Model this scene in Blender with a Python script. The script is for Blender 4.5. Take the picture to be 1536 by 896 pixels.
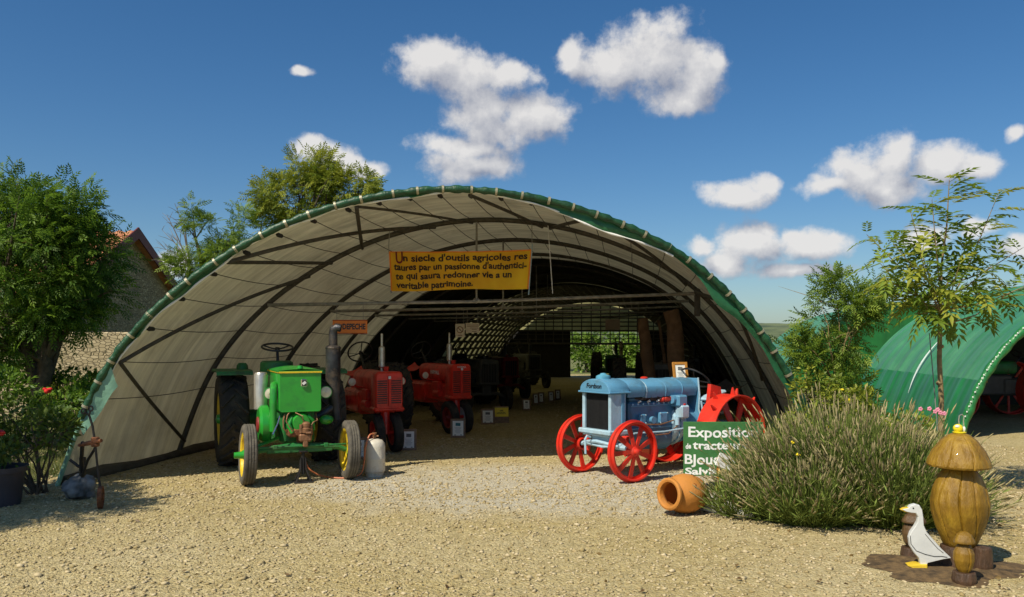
import bpy, bmesh, math, random
import numpy as np
from mathutils import Vector, Matrix

for o in list(bpy.data.objects):
    bpy.data.objects.remove(o)
SC = bpy.context.scene
COL = SC.collection
rad = math.radians
random.seed(7)
RNG = np.random.default_rng(11)

# ------------------------------------------------------------------ camera
F, CX, HY, CH = 1250.0, 768.0, 512.0, 1.70      # focal length in photo pixels, centre, horizon row, eye height
cam = bpy.data.cameras.new('camera')
cam.sensor_width = 36.0
cam.lens = F / 1536.0 * 36.0
cam.shift_y = (HY - 448.0) / 1536.0
cam.clip_end = 4000
camo = bpy.data.objects.new('camera', cam)
camo.location = (0, 0, CH)
camo.rotation_euler = (rad(90), 0, 0)
COL.objects.link(camo)
SC.camera = camo

# ------------------------------------------------------------------ light
SUN_EL, SUN_AZ = 50.0, 42.0                      # the light travels towards azimuth 42 deg right of the view
sun = bpy.data.lights.new('sun', 'SUN')
sun.energy = 4.7
sun.angle = rad(0.53)
sun.color = (1.0, 0.92, 0.76)
suno = bpy.data.objects.new('sun', sun)
ld = Vector((math.sin(rad(SUN_AZ)) * math.cos(rad(SUN_EL)), math.cos(rad(SUN_AZ)) * math.cos(rad(SUN_EL)), -math.sin(rad(SUN_EL))))
suno.rotation_euler = ld.to_track_quat('-Z', 'Y').to_euler()
suno.location = (-20, -15, 30)
COL.objects.link(suno)

SC.view_settings.view_transform = 'Standard'
SC.view_settings.look = 'None'
SC.view_settings.gamma = 1
SC.view_settings.exposure = 0.14
SC.view_settings.use_curve_mapping = False

def make_world():
    w = bpy.data.worlds.new('World')
    SC.world = w
    w.use_nodes = True
    nt = w.node_tree
    N, L = nt.nodes, nt.links
    N.clear()
    def math_(op, a, b=None, c=None, clamp=False, tree=nt):
        n = tree.nodes.new('ShaderNodeMath'); n.operation = op; n.use_clamp = clamp
        for i, s in enumerate((a, b, c)):
            if s is None: continue
            if isinstance(s, (int, float)): n.inputs[i].default_value = s
            else: tree.links.new(s, n.inputs[i])
        return n.outputs[0]
    sky = N.new('ShaderNodeTexSky')
    sky.sky_type = 'NISHITA'
    sky.sun_disc = False
    sky.sun_elevation = rad(SUN_EL)
    sky.sun_rotation = rad(180 + SUN_AZ)
    sky.altitude = 300
    sky.air_density = 1.0
    sky.dust_density = 0.9
    sky.ozone_density = 1.3
    # ---- cumulus: ellipses in azimuth / elevation, edges broken by noise
    E = [(645,90,54,36),(700,112,60,34),(758,122,52,24),(722,165,58,40),(802,177,60,32),(750,190,78,24),(700,216,80,20),(715,246,72,30),
         (866,100,36,22),(862,84,24,32),(930,95,62,44),(985,80,76,54),(1042,105,60,46),(1015,146,62,28),(1080,97,24,22),
         (1240,272,56,13),(1300,256,62,30),(1345,240,50,38),(1412,240,62,36),(1474,247,46,20),(1335,280,74,26),
         (1105,297,60,22),(1142,280,28,18),
         (1130,367,62,34),(1150,347,32,16),(1218,367,62,30),(1195,355,24,18),(1242,355,22,17),(1045,375,24,22),(1190,411,95,15),(1090,402,55,22),
         (466,228,34,18),(505,240,42,24),(545,250,34,16),(449,103,20,9),
         (1462,345,28,18),(1388,355,44,20),(1532,200,18,14),(1526,366,34,18),(258,395,36,22)]
    ell = []
    for (x, y, rx, ry) in E:
        k = (x - CX) / F
        ell.append((math.atan(k), math.atan((HY - y) / F / math.sqrt(1 + k * k)), rx / F / (1 + k * k), ry / F / math.sqrt(1 + k * k)))
    rr = random.Random(5)
    for i in range(16):                              # the same kind of sky goes on all round
        az = rr.uniform(0.75, 5.6); el = rr.uniform(0.12, 0.7)
        for j in range(2):
            ell.append((az + rr.uniform(-.08, .08), el + rr.uniform(-.02, .02), rr.uniform(.06, .12), rr.uniform(.025, .045)))
    g = bpy.data.node_groups.new('cumulus', 'ShaderNodeTree')
    g.interface.new_socket('P', in_out='INPUT', socket_type='NodeSocketVector')
    g.interface.new_socket('D', in_out='OUTPUT', socket_type='NodeSocketFloat')
    gi = g.nodes.new('NodeGroupInput'); go = g.nodes.new('NodeGroupOutput')
    nz = g.nodes.new('ShaderNodeTexNoise'); nz.inputs['Scale'].default_value = 13; nz.inputs['Detail'].default_value = 3
    g.links.new(gi.outputs[0], nz.inputs['Vector'])
    sb = g.nodes.new('ShaderNodeVectorMath'); sb.operation = 'SUBTRACT'; sb.inputs[1].default_value = (.5, .5, .5)
    g.links.new(nz.outputs['Color'], sb.inputs[0])
    ms = g.nodes.new('ShaderNodeVectorMath'); ms.operation = 'MULTIPLY_ADD'; ms.inputs[1].default_value = (.055, .04, 0)
    g.links.new(sb.outputs[0], ms.inputs[0]); g.links.new(gi.outputs[0], ms.inputs[2])
    acc = None
    for (a, e, ra, re_) in ell:
        aa = a if a < math.pi else a - 2 * math.pi
        s1 = g.nodes.new('ShaderNodeVectorMath'); s1.operation = 'SUBTRACT'; s1.inputs[1].default_value = (aa, e, 0)
        g.links.new(ms.outputs[0], s1.inputs[0])
        s2 = g.nodes.new('ShaderNodeVectorMath'); s2.operation = 'MULTIPLY'; s2.inputs[1].default_value = (1 / ra, 1 / re_, 0)
        g.links.new(s1.outputs[0], s2.inputs[0])
        s3 = g.nodes.new('ShaderNodeVectorMath'); s3.operation = 'LENGTH'
        g.links.new(s2.outputs[0], s3.inputs[0])
        if acc is None: acc = s3.outputs['Value']
        else:
            acc = math_('SMOOTH_MIN', acc, s3.outputs['Value'], 0.35, tree=g)
    n1 = g.nodes.new('ShaderNodeTexNoise'); n1.inputs['Scale'].default_value = 34; n1.inputs['Detail'].default_value = 9; n1.inputs['Roughness'].default_value = .62
    g.links.new(gi.outputs[0], n1.inputs['Vector'])
    d = math_('SUBTRACT', 1.0, acc, tree=g)
    nn = math_('SUBTRACT', n1.outputs['Fac'], 0.5, tree=g)
    nn = math_('MULTIPLY', nn, 1.5, tree=g)
    d = math_('ADD', d, nn, tree=g)
    g.links.new(d, go.inputs[0])
    tc = N.new('ShaderNodeTexCoord')
    sp = N.new('ShaderNodeSeparateXYZ'); L.new(tc.outputs['Generated'], sp.inputs[0])
    az = math_('ARCTAN2', sp.outputs[0], sp.outputs[1])
    el = math_('ARCSINE', sp.outputs[2])
    cb = N.new('ShaderNodeCombineXYZ'); L.new(az, cb.inputs[0]); L.new(el, cb.inputs[1])
    A = N.new('ShaderNodeGroup'); A.node_tree = g; L.new(cb.outputs[0], A.inputs[0])
    of = N.new('ShaderNodeVectorMath'); of.operation = 'ADD'; of.inputs[1].default_value = (-.011, .026, 0)
    L.new(cb.outputs[0], of.inputs[0])
    B = N.new('ShaderNodeGroup'); B.node_tree = g; L.new(of.outputs[0], B.inputs[0])
    mr = N.new('ShaderNodeMapRange'); mr.interpolation_type = 'SMOOTHSTEP'
    mr.inputs[1].default_value = -0.2; mr.inputs[2].default_value = 0.5
    L.new(A.outputs[0], mr.inputs[0])
    lit = math_('SUBTRACT', A.outputs[0], B.outputs[0])
    lit = math_('MULTIPLY_ADD', lit, 0.72, 0.50, clamp=True)
    mx = N.new('ShaderNodeMix'); mx.data_type = 'RGBA'
    L.new(lit, mx.inputs[0])
    mx.inputs[6].default_value = (0.30, 0.33, 0.42, 1)
    mx.inputs[7].default_value = (0.86, 0.84, 0.82, 1)
    hs = N.new('ShaderNodeHueSaturation'); hs.inputs['Saturation'].default_value = 1.22; hs.inputs['Value'].default_value = 1.0
    tn = N.new('ShaderNodeMix'); tn.data_type = 'RGBA'; tn.blend_type = 'MULTIPLY'; tn.inputs[0].default_value = 1; tn.inputs[7].default_value = (.85, .97, 1.09, 1)
    L.new(sky.outputs[0], tn.inputs[6]); L.new(tn.outputs[2], hs.inputs['Color'])
    b1 = N.new('ShaderNodeBackground'); b1.inputs[1].default_value = 0.078
    L.new(hs.outputs[0], b1.inputs[0])
    b2 = N.new('ShaderNodeBackground'); b2.inputs[1].default_value = 0.85
    L.new(mx.outputs[2], b2.inputs[0])
    up = N.new('ShaderNodeMapRange'); up.inputs[1].default_value = 0.0; up.inputs[2].default_value = 0.05
    L.new(el, up.inputs[0])
    fac = math_('MULTIPLY', mr.outputs[0], up.outputs[0])
    fac = math_('MULTIPLY', fac, 0.94)
    mix = N.new('ShaderNodeMixShader')
    L.new(fac, mix.inputs[0]); L.new(b1.outputs[0], mix.inputs[1]); L.new(b2.outputs[0], mix.inputs[2])
    out = N.new('ShaderNodeOutputWorld'); L.new(mix.outputs[0], out.inputs[0])
make_world()

# ------------------------------------------------------------------ helpers
def PX(px, py, Y):
    return Vector(((px - CX) / F * Y, Y, CH - (py - HY) / F * Y))
def GP(px, py, z=0.0):
    return PX(px, py, (CH - z) * F / (py - HY))

MATS = {}
def mat(name, col, rough=.6, metal=0.0, var=.15, scale=6.0, bump=.15, bscale=60.0, col2=None, spec=.5, trans=0.0, attr=None, dirt=None, dscale=3.0, coat=0.0, tcol=None):
    """procedural principled material: colour broken by two noises, bumped, optional dirt patches"""
    if name in MATS: return MATS[name]
    m = bpy.data.materials.new(name); m.use_nodes = True
    nt = m.node_tree; N, L = nt.nodes, nt.links
    p = N['Principled BSDF']
    p.inputs['Roughness'].default_value = rough
    p.inputs['Metallic'].default_value = metal
    p.inputs['Specular IOR Level'].default_value = spec
    p.inputs['Coat Weight'].default_value = coat
    tc = N.new('ShaderNodeTexCoord')
    n1 = N.new('ShaderNodeTexNoise'); n1.inputs['Scale'].default_value = scale; n1.inputs['Detail'].default_value = 6
    L.new(tc.outputs['Object'], n1.inputs['Vector'])
    a = tuple(c * (1 - var) for c in col); b = tuple(min(1, c * (1 + var)) for c in (col2 or col))
    if col2: a = col
    mr = N.new('ShaderNodeMapRange'); mr.inputs[1].default_value = .32; mr.inputs[2].default_value = .68
    L.new(n1.outputs['Fac'], mr.inputs[0])
    mx = N.new('ShaderNodeMix'); mx.data_type = 'RGBA'
    mx.inputs[6].default_value = (*a, 1); mx.inputs[7].default_value = (*b, 1)
    if attr:
        at = N.new('ShaderNodeAttribute'); at.attribute_name = attr
        L.new(at.outputs['Fac'], mx.inputs[0])
    else:
        L.new(mr.outputs[0], mx.inputs[0])
    colo = mx.outputs[2]
    if dirt:
        n3 = N.new('ShaderNodeTexNoise'); n3.inputs['Scale'].default_value = dscale; n3.inputs['Detail'].default_value = 8; n3.inputs['Roughness'].default_value = .7
        L.new(tc.outputs['Object'], n3.inputs['Vector'])
        m3 = N.new('ShaderNodeMapRange'); m3.inputs[1].default_value = .5; m3.inputs[2].default_value = .72
        L.new(n3.outputs['Fac'], m3.inputs[0])
        x3 = N.new('ShaderNodeMix'); x3.data_type = 'RGBA'
        L.new(m3.outputs[0], x3.inputs[0]); L.new(colo, x3.inputs[6]); x3.inputs[7].default_value = (*dirt, 1)
        colo = x3.outputs[2]
        rr = N.new('ShaderNodeMapRange'); rr.inputs[3].default_value = rough; rr.inputs[4].default_value = min(1, rough + .3)
        L.new(m3.outputs[0], rr.inputs[0]); L.new(rr.outputs[0], p.inputs['Roughness'])
    L.new(colo, p.inputs['Base Color'])
    if bump > 0:
        n2 = N.new('ShaderNodeTexNoise'); n2.inputs['Scale'].default_value = bscale; n2.inputs['Detail'].default_value = 5
        L.new(tc.outputs['Object'], n2.inputs['Vector'])
        bp = N.new('ShaderNodeBump'); bp.inputs['Strength'].default_value = bump; bp.inputs['Distance'].default_value = .02
        L.new(n2.outputs['Fac'], bp.inputs['Height']); L.new(bp.outputs[0], p.inputs['Normal'])
    if trans > 0:
        tr = N.new('ShaderNodeBsdfTranslucent')
        if tcol: tr.inputs['Color'].default_value = (*tcol, 1)
        else: L.new(colo, tr.inputs['Color'])
        ms = N.new('ShaderNodeMixShader'); ms.inputs[0].default_value = trans
        L.new(p.outputs[0], ms.inputs[1]); L.new(tr.outputs[0], ms.inputs[2])
        L.new(ms.outputs[0], N['Material Output'].inputs[0])
    MATS[name] = m
    return m

def tag(o, label=None, cat=None, group=None, kind=None):
    if label: o['label'] = label
    if cat: o['category'] = cat
    if group: o['group'] = group
    if kind: o['kind'] = kind
    return o
def thing(name, label, cat, loc=(0, 0, 0), rz=0.0, group=None):
    o = bpy.data.objects.new(name, None)
    o.empty_display_size = .2
    COL.objects.link(o)
    o.location = loc; o.rotation_euler = (0, 0, rz)
    return tag(o, label, cat, group)
def link(name, me, m=None, parent=None):
    o = bpy.data.objects.new(name, me)
    COL.objects.link(o)
    if m is not None and not me.materials: me.materials.append(m)
    if parent: o.parent = parent
    return o
def dup(o, parent=None):
    c = o.copy(); COL.objects.link(c); c.parent = parent
    for ch in list(o.children): dup(ch, c)
    return c

class MB:
    def __init__(s, M=None):
        s.v = []; s.f = []; s.M = M or Matrix()
    def add(s, vs, fs):
        b = len(s.v); M = s.M
        s.v += [tuple(M @ Vector(p)) for p in vs]
        s.f += [tuple(b + i for i in f) for f in fs]
        return s
    def box(s, c, d, R=None, ch=0.0):
        x, y, z = d[0] / 2, d[1] / 2, d[2] / 2
        R = R or Matrix(); c = Vector(c)
        if ch <= 0:
            vs = [(i * x, j * y, k * z) for i in (-1, 1) for j in (-1, 1) for k in (-1, 1)]
            fs = [(0, 1, 3, 2), (4, 6, 7, 5), (0, 4, 5, 1), (2, 3, 7, 6), (0, 2, 6, 4), (1, 5, 7, 3)]
        else:
            vs = []; ix = {}
            for i in (-1, 1):
                for j in (-1, 1):
                    for k in (-1, 1):
                        for a in range(3):
                            p = [i * x, j * y, k * z]
                            for q in range(3):
                                if q != a: p[q] -= (i, j, k)[q] * ch
                            ix[i, j, k, a] = len(vs); vs.append(tuple(p))
            fs = []
            for a in range(3):
                b, c2 = (a + 1) % 3, (a + 2) % 3
                for sg in (-1, 1):
                    def key(u, w):
                        t = [0, 0, 0]; t[a] = sg; t[b] = u; t[c2] = w; return tuple(t)
                    q = [ix[key(u, w) + (a,)] for u, w in ((-1, -1), (1, -1), (1, 1), (-1, 1))]
                    fs.append(tuple(q) if sg > 0 else tuple(q[::-1]))
                for u in (-1, 1):
                    for w in (-1, 1):
                        t1 = [0, 0, 0]; t1[b] = u; t1[c2] = w
                        k1 = list(t1); k1[a] = -1; k2 = list(t1); k2[a] = 1
                        q = (ix[tuple(k1) + (b,)], ix[tuple(k2) + (b,)], ix[tuple(k2) + (c2,)], ix[tuple(k1) + (c2,)])
                        fs.append(q if u * w > 0 else q[::-1])
            for i in (-1, 1):
                for j in (-1, 1):
                    for k in (-1, 1):
                        q = tuple(ix[i, j, k, a] for a in range(3))
                        fs.append(q if i * j * k > 0 else q[::-1])
        return s.add([c + (R @ Vector(p)) for p in vs], fs)
    def tube(s, pts, r, n=8, closed=False, cap=True):
        pts = [Vector(p) for p in pts]; m = len(pts)
        rs = r if isinstance(r, (list, tuple)) else [r] * m
        vs = []; up = None
        for i, p in enumerate(pts):
            a = pts[(i - 1) % m] if (closed or i) else p
            b = pts[(i + 1) % m] if (closed or i < m - 1) else p
            t = (b - a)
            if t.length < 1e-9: t = Vector((0, 0, 1))
            t.normalize()
            if up is None:
                up = Vector((0, 0, 1)) if abs(t.z) < .9 else Vector((1, 0, 0))
            u = up - t * up.dot(t)
            if u.length < 1e-6: u = t.orthogonal()
            u.normalize(); up = u
            w = t.cross(u)
            for k in range(n):
                th = 2 * math.pi * k / n
                vs.append(p + (u * math.cos(th) + w * math.sin(th)) * rs[i])
        fs = []
        for i in range(m if closed else m - 1):
            j = (i + 1) % m
            for k in range(n):
                k2 = (k + 1) % n
                fs.append((i * n + k, i * n + k2, j * n + k2, j * n + k))
        if cap and not closed:
            fs.append(tuple(range(n))[::-1]); fs.append(tuple((m - 1) * n + k for k in range(n)))
        return s.add(vs, fs)
    def cyl(s, p0, p1, r0, r1=None, n=16):
        return s.tube([p0, p1], [r0, r0 if r1 is None else r1], n)
    def lathe(s, prof, n=24, M=None, closed=False):
        M = M or Matrix(); vs = []; m = len(prof)
        for k in range(n):
            th = 2 * math.pi * k / n; c, q = math.cos(th), math.sin(th)
            for (r, z) in prof: vs.append(M @ Vector((r * c, r * q, z)))
        fs = []
        for k in range(n):
            k2 = (k + 1) % n
            for i in range(m if closed else m - 1):
                j = (i + 1) % m
                fs.append((k * m + i, k2 * m + i, k2 * m + j, k * m + j))
        return s.add(vs, fs)
    def ball(s, c, r, nu=12, nv=8, R=None):
        r = (r, r, r) if isinstance(r, (int, float)) else r
        c = Vector(c); R = R or Matrix()
        vs = [c + R @ Vector((0, 0, -r[2]))]; fs = []
        for i in range(1, nv):
            ph = -math.pi / 2 + math.pi * i / nv
            for k in range(nu):
                th = 2 * math.pi * k / nu
                vs.append(c + R @ Vector((r[0] * math.cos(ph) * math.cos(th), r[1] * math.cos(ph) * math.sin(th), r[2] * math.sin(ph))))
        vs.append(c + R @ Vector((0, 0, r[2])))
        for k in range(nu):
            k2 = (k + 1) % nu
            fs.append((0, 1 + k2, 1 + k))
            for i in range(nv - 2):
                a = 1 + i * nu
                fs.append((a + k, a + k2, a + nu + k2, a + nu + k))
            a = 1 + (nv - 2) * nu
            fs.append((a + k, a + k2, len(vs) - 1))
        return s.add(vs, fs)
    def prism(s, poly, d, M=None, ch=0.0):
        """polygon in local xy, extruded 0..d in z"""
        M = M or Matrix(); n = len(poly)
        if ch > 0:
            cx = sum(p[0] for p in poly) / n; cy = sum(p[1] for p in poly) / n
            def ins(p):
                v = Vector((p[0] - cx, p[1] - cy)); l = max(v.length, 1e-6)
                return (cx + v.x * (1 - ch / l), cy + v.y * (1 - ch / l))
            rings = [([ins(p) for p in poly], 0), (poly, ch), (poly, d - ch), ([ins(p) for p in poly], d)]
        else: rings = [(poly, 0), (poly, d)]
        vs = [M @ Vector((p[0], p[1], z)) for q, z in rings for p in q]
        fs = [tuple(range(n))[::-1], tuple((len(rings) - 1) * n + k for k in range(n))]
        for i in range(len(rings) - 1):
            for k in range(n):
                k2 = (k + 1) % n
                fs.append((i * n + k, i * n + k2, (i + 1) * n + k2, (i + 1) * n + k))
        return s.add(vs, fs)
    def grid(s, fn, nu, nv):
        vs = [fn(i / nu, j / nv) for i in range(nu + 1) for j in range(nv + 1)]
        fs = [(i * (nv + 1) + j, (i + 1) * (nv + 1) + j, (i + 1) * (nv + 1) + j + 1, i * (nv + 1) + j + 1) for i in range(nu) for j in range(nv)]
        return s.add(vs, fs)
    def mesh(s, name, m=None, smooth=True, ang=38):
        me = bpy.data.meshes.new(name)
        me.from_pydata(s.v, [], s.f)
        me.validate(); me.update()
        if smooth:
            me.polygons.foreach_set('use_smooth', [True] * len(me.polygons))
            me.set_sharp_from_angle(angle=rad(ang))
        if m: me.materials.append(m)
        return me
    def build(s, name, m, parent=None, smooth=True, ang=38, label=None, cat=None, group=None, kind=None):
        o = link(name, s.mesh(name, m, smooth, ang), None, parent)
        return tag(o, label, cat, group, kind)

def RX(a): return Matrix.Rotation(a, 4, 'X')
def RY(a): return Matrix.Rotation(a, 4, 'Y')
def RZ(a): return Matrix.Rotation(a, 4, 'Z')
def TR(x, y=0, z=0): return Matrix.Translation((x, y, z))

def text(body, size, m, parent, M, name='lettering', depth=.0012, align='CENTER', shear=0.0, off=0.0, sx=1.0, wob=0.0):
    cu = bpy.data.curves.new('t', 'FONT'); cu.body = body; cu.size = size; cu.extrude = depth
    cu.align_x = align; cu.align_y = 'CENTER'; cu.shear = shear; cu.offset = off; cu.resolution_u = 3
    to = bpy.data.objects.new('t', cu); COL.objects.link(to)
    dg = bpy.context.evaluated_depsgraph_get()
    me = bpy.data.meshes.new_from_object(to.evaluated_get(dg))
    bpy.data.objects.remove(to); bpy.data.curves.remove(cu)
    for v in me.vertices:
        x, y, z = v.co
        v.co = M @ Vector((x * sx, y + wob * math.sin(x * 23.0 / size * .1 + y * 9), z))
    me.materials.clear()
    me.materials.append(m)
    return link(name, me, None, parent)

def numpy_mesh(name, V, Fc, m, attr=None, smooth=False):
    """V (n,3); Fc (m,k) index array with k = 3 or 4; attr: per-vertex float"""
    me = bpy.data.meshes.new(name)
    k = Fc.shape[1]
    me.vertices.add(len(V)); me.vertices.foreach_set('co', V.astype(np.float32).ravel())
    me.loops.add(Fc.size); me.loops.foreach_set('vertex_index', Fc.astype(np.int32).ravel())
    me.polygons.add(len(Fc))
    me.polygons.foreach_set('loop_start', (np.arange(len(Fc)) * k).astype(np.int32))
    if smooth: me.polygons.foreach_set('use_smooth', np.ones(len(Fc), dtype=bool))
    if attr is not None:
        at = me.attributes.new('rnd', 'FLOAT', 'POINT'); at.data.foreach_set('value', attr.astype(np.float32))
    me.update(calc_edges=True)
    me.materials.append(m)
    return me
# ================================================================== the ground
def gravel_mat():
    m = bpy.data.materials.new('gravel'); m.use_nodes = True
    nt = m.node_tree; N, L = nt.nodes, nt.links
    p = N['Principled BSDF']; p.inputs['Roughness'].default_value = .9; p.inputs['Specular IOR Level'].default_value = .2
    tc = N.new('ShaderNodeTexCoord')
    vo = N.new('ShaderNodeTexVoronoi'); vo.inputs['Scale'].default_value = 42
    v2 = N.new('ShaderNodeTexVoronoi'); v2.inputs['Scale'].default_value = 110
    n1 = N.new('ShaderNodeTexNoise'); n1.inputs['Scale'].default_value = .55; n1.inputs['Detail'].default_value = 6
    n2 = N.new('ShaderNodeTexNoise'); n2.inputs['Scale'].default_value = 9; n2.inputs['Detail'].default_value = 8
    for n in (vo, v2, n1, n2): L.new(tc.outputs['Object'], n.inputs['Vector'])
    sx = N.new('ShaderNodeSeparateColor'); L.new(vo.outputs['Color'], sx.inputs[0])
    r = N.new('ShaderNodeValToRGB'); e = r.color_ramp.elements
    e[0].position = 0; e[0].color = (.30, .225, .095, 1); e[1].position = 1; e[1].color = (.62, .53, .32, 1)
    x = e.new(.5); x.color = (.46, .37, .18, 1)
    L.new(sx.outputs[0], r.inputs[0])
    r2 = N.new('ShaderNodeValToRGB'); e = r2.color_ramp.elements
    e[0].position = .35; e[0].color = (.46, .355, .135, 1); e[1].position = .65; e[1].color = (.55, .46, .25, 1)
    L.new(n1.outputs['Fac'], r2.inputs[0])
    mx = N.new('ShaderNodeMix'); mx.data_type = 'RGBA'; mx.inputs[0].default_value = .45
    L.new(r2.outputs[0], mx.inputs[6]); L.new(r.outputs[0], mx.inputs[7])
    mr = N.new('ShaderNodeMapRange'); mr.inputs[1].default_value = .3; mr.inputs[2].default_value = .7; mr.inputs[3].default_value = .78; mr.inputs[4].default_value = 1.12
    L.new(n2.outputs['Fac'], mr.inputs[0])
    ml = N.new('ShaderNodeMix'); ml.data_type = 'RGBA'; ml.blend_type = 'MULTIPLY'; ml.inputs[0].default_value = 1
    L.new(mx.outputs[2], ml.inputs[6])
    cc = N.new('ShaderNodeCombineColor')
    for i in range(3): L.new(mr.outputs[0], cc.inputs[i])
    L.new(cc.outputs[0], ml.inputs[7])
    # a barrow-load of fresher, paler gravel spread before the shed, ragged at its edge
    pv = N.new('ShaderNodeVectorMath'); pv.operation = 'MULTIPLY_ADD'; pv.inputs[1].default_value = (.30, .62, 0); pv.inputs[2].default_value = (-.20, -6.1, 0)
    L.new(tc.outputs['Object'], pv.inputs[0])
    pl = N.new('ShaderNodeVectorMath'); pl.operation = 'LENGTH'; L.new(pv.outputs[0], pl.inputs[0])
    n4 = N.new('ShaderNodeTexNoise'); n4.inputs['Scale'].default_value = 1.3; n4.inputs['Detail'].default_value = 7; L.new(tc.outputs['Object'], n4.inputs['Vector'])
    sm = N.new('ShaderNodeMath'); sm.operation = 'MULTIPLY_ADD'; sm.inputs[1].default_value = 1.3; L.new(n4.outputs['Fac'], sm.inputs[0]); L.new(pl.outputs['Value'], sm.inputs[2])
    pm = N.new('ShaderNodeMapRange'); pm.inputs[1].default_value = 1.35; pm.inputs[2].default_value = 1.9; pm.inputs[3].default_value = .75; pm.inputs[4].default_value = 0
    L.new(sm.outputs[0], pm.inputs[0])
    px_ = N.new('ShaderNodeMix'); px_.data_type = 'RGBA'; L.new(pm.outputs[0], px_.inputs[0]); L.new(ml.outputs[2], px_.inputs[6])
    pc = N.new('ShaderNodeMix'); pc.data_type = 'RGBA'; pc.blend_type = 'MULTIPLY'; pc.inputs[0].default_value = 1; pc.inputs[6].default_value = (.56, .52, .42, 1); L.new(cc.outputs[0], pc.inputs[7]); L.new(pc.outputs[2], px_.inputs[7])
    L.new(px_.outputs[2], p.inputs['Base Color'])
    ad = N.new('ShaderNodeMath'); ad.operation = 'MULTIPLY_ADD'; ad.inputs[1].default_value = .5
    L.new(v2.outputs['Distance'], ad.inputs[0]); L.new(vo.outputs['Distance'], ad.inputs[2])
    bp = N.new('ShaderNodeBump'); bp.inputs['Strength'].default_value = .8; bp.inputs['Distance'].default_value = .02; bp.invert = True
    L.new(ad.outputs[0], bp.inputs['Height']); L.new(bp.outputs[0], p.inputs['Normal'])
    return m
GRAVEL = gravel_mat()
STONE_CHIP = mat('limestone_chip', (.33, .25, .11), .9, var=.05, col2=(.57, .47, .29), attr='rnd', bump=.2, bscale=80, spec=.2)

def ground_z(x, y): return 0.0
b = MB()
b.add([(-900, -60, 0), (900, -60, 0), (900, 1500, 0), (-900, 1500, 0)], [(0, 1, 2, 3)])
b.build('ground', GRAVEL, smooth=False, kind='structure')

def stones(n, xr, yr, smin, smax, seed, power=1.0, keep=None):
    g = np.random.default_rng(seed)
    y = yr[0] + (yr[1] - yr[0]) * g.random(n) ** power
    x = (xr[0] + (xr[1] - xr[0]) * g.random(n))
    x = x * y / yr[1] if keep == 'fan' else x
    base = np.array([(1, 0, 0), (0, 1, 0), (-1, 0, 0), (0, -1, 0), (0, 0, .8), (0, 0, -.8), (.6, .55, .5), (-.5, -.6, .5)], float)
    tri = np.array([(0, 1, 6), (1, 4, 6), (4, 0, 6), (1, 2, 4), (2, 3, 7), (3, 4, 7), (4, 2, 7), (3, 0, 4), (1, 0, 5), (2, 1, 5), (3, 2, 5), (0, 3, 5)])
    s = smin + (smax - smin) * g.random(n) ** 2.6
    V = base[None] * (1 + .35 * (g.random((n, 8, 3)) - .5))
    V = V * (s[:, None, None] * (0.7 + .6 * g.random((n, 1, 3))))
    V[:, :, 2] *= .62
    a = g.random(n) * 6.283; c, q = np.cos(a)[:, None], np.sin(a)[:, None]
    X = V[:, :, 0] * c - V[:, :, 1] * q; Yy = V[:, :, 0] * q + V[:, :, 1] * c
    Z = V[:, :, 2] + (s * .18)[:, None]
    W = np.stack([X + x[:, None], Yy + y[:, None], Z], -1).reshape(-1, 3)
    Fc = (tri[None] + (np.arange(n) * 8)[:, None, None]).reshape(-1, 3)
    at = np.repeat(np.clip(g.random(n) ** 1.15, 0, 1), 8)
    return W, Fc, at
Vs, Fs, As, off = [], [], [], 0
for args in ((52000, (-7.5, 7.5), (5.2, 9.5), .003, .019, 1, 1.0, None), (32000, (-8, 8), (9.0, 14.5), .006, .024, 2, 1.2, None),
             (5000, (-5, 6), (14, 26), .008, .028, 3, 1.2, None), (1200, (-7.5, 7.5), (5.0, 10), .02, .034, 4, 1.0, None)):
    W, Fc, at = stones(*args)
    Vs.append(W); Fs.append(Fc + off); As.append(at); off += len(W)
link('gravel', numpy_mesh('gravel', np.concatenate(Vs), np.concatenate(Fs), STONE_CHIP, np.concatenate(As)))['kind'] = 'stuff'

# ------------------------------------------------------------------ grass, fields, hills
GRASS = mat('grass_sheet', (.06, .09, .02), .95, var=.4, scale=2.0, col2=(.16, .15, .05), bump=.6, bscale=90)
b = MB()
def sheet(pts, z): b.add([(x, y, z) for x, y in pts], [tuple(range(len(pts)))])
sheet([(-5.9, 9.2), (-5.75, 10.2), (-4.5, 19), (-1.2, 42), (-40, 60), (-60, 25), (-12, 12.5), (-7.2, 9.0)], .004)
b.build('lawn', GRASS, smooth=False, kind='structure')
b = MB(); sheet([(-1.2, 43.2), (12, 41.6), (60, 60), (60, 300), (-60, 300), (-40, 60)], .006)
b.build('meadow', GRASS, smooth=False, kind='structure')
b = MB(); sheet([(2.9, 8.9), (3.6, 7.7), (4.6, 7.9), (6.0, 10.5), (7.4, 14.6), (7.5, 17), (9.4, 38), (7.6, 38), (4.6, 14), (4.45, 11.5), (4.05, 10.2)], .005)
b.build('verge', mat('verge', (.12, .12, .045), .95, var=.4, scale=4, col2=(.25, .2, .1), bump=.6, bscale=80), smooth=False, kind='structure')

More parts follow.
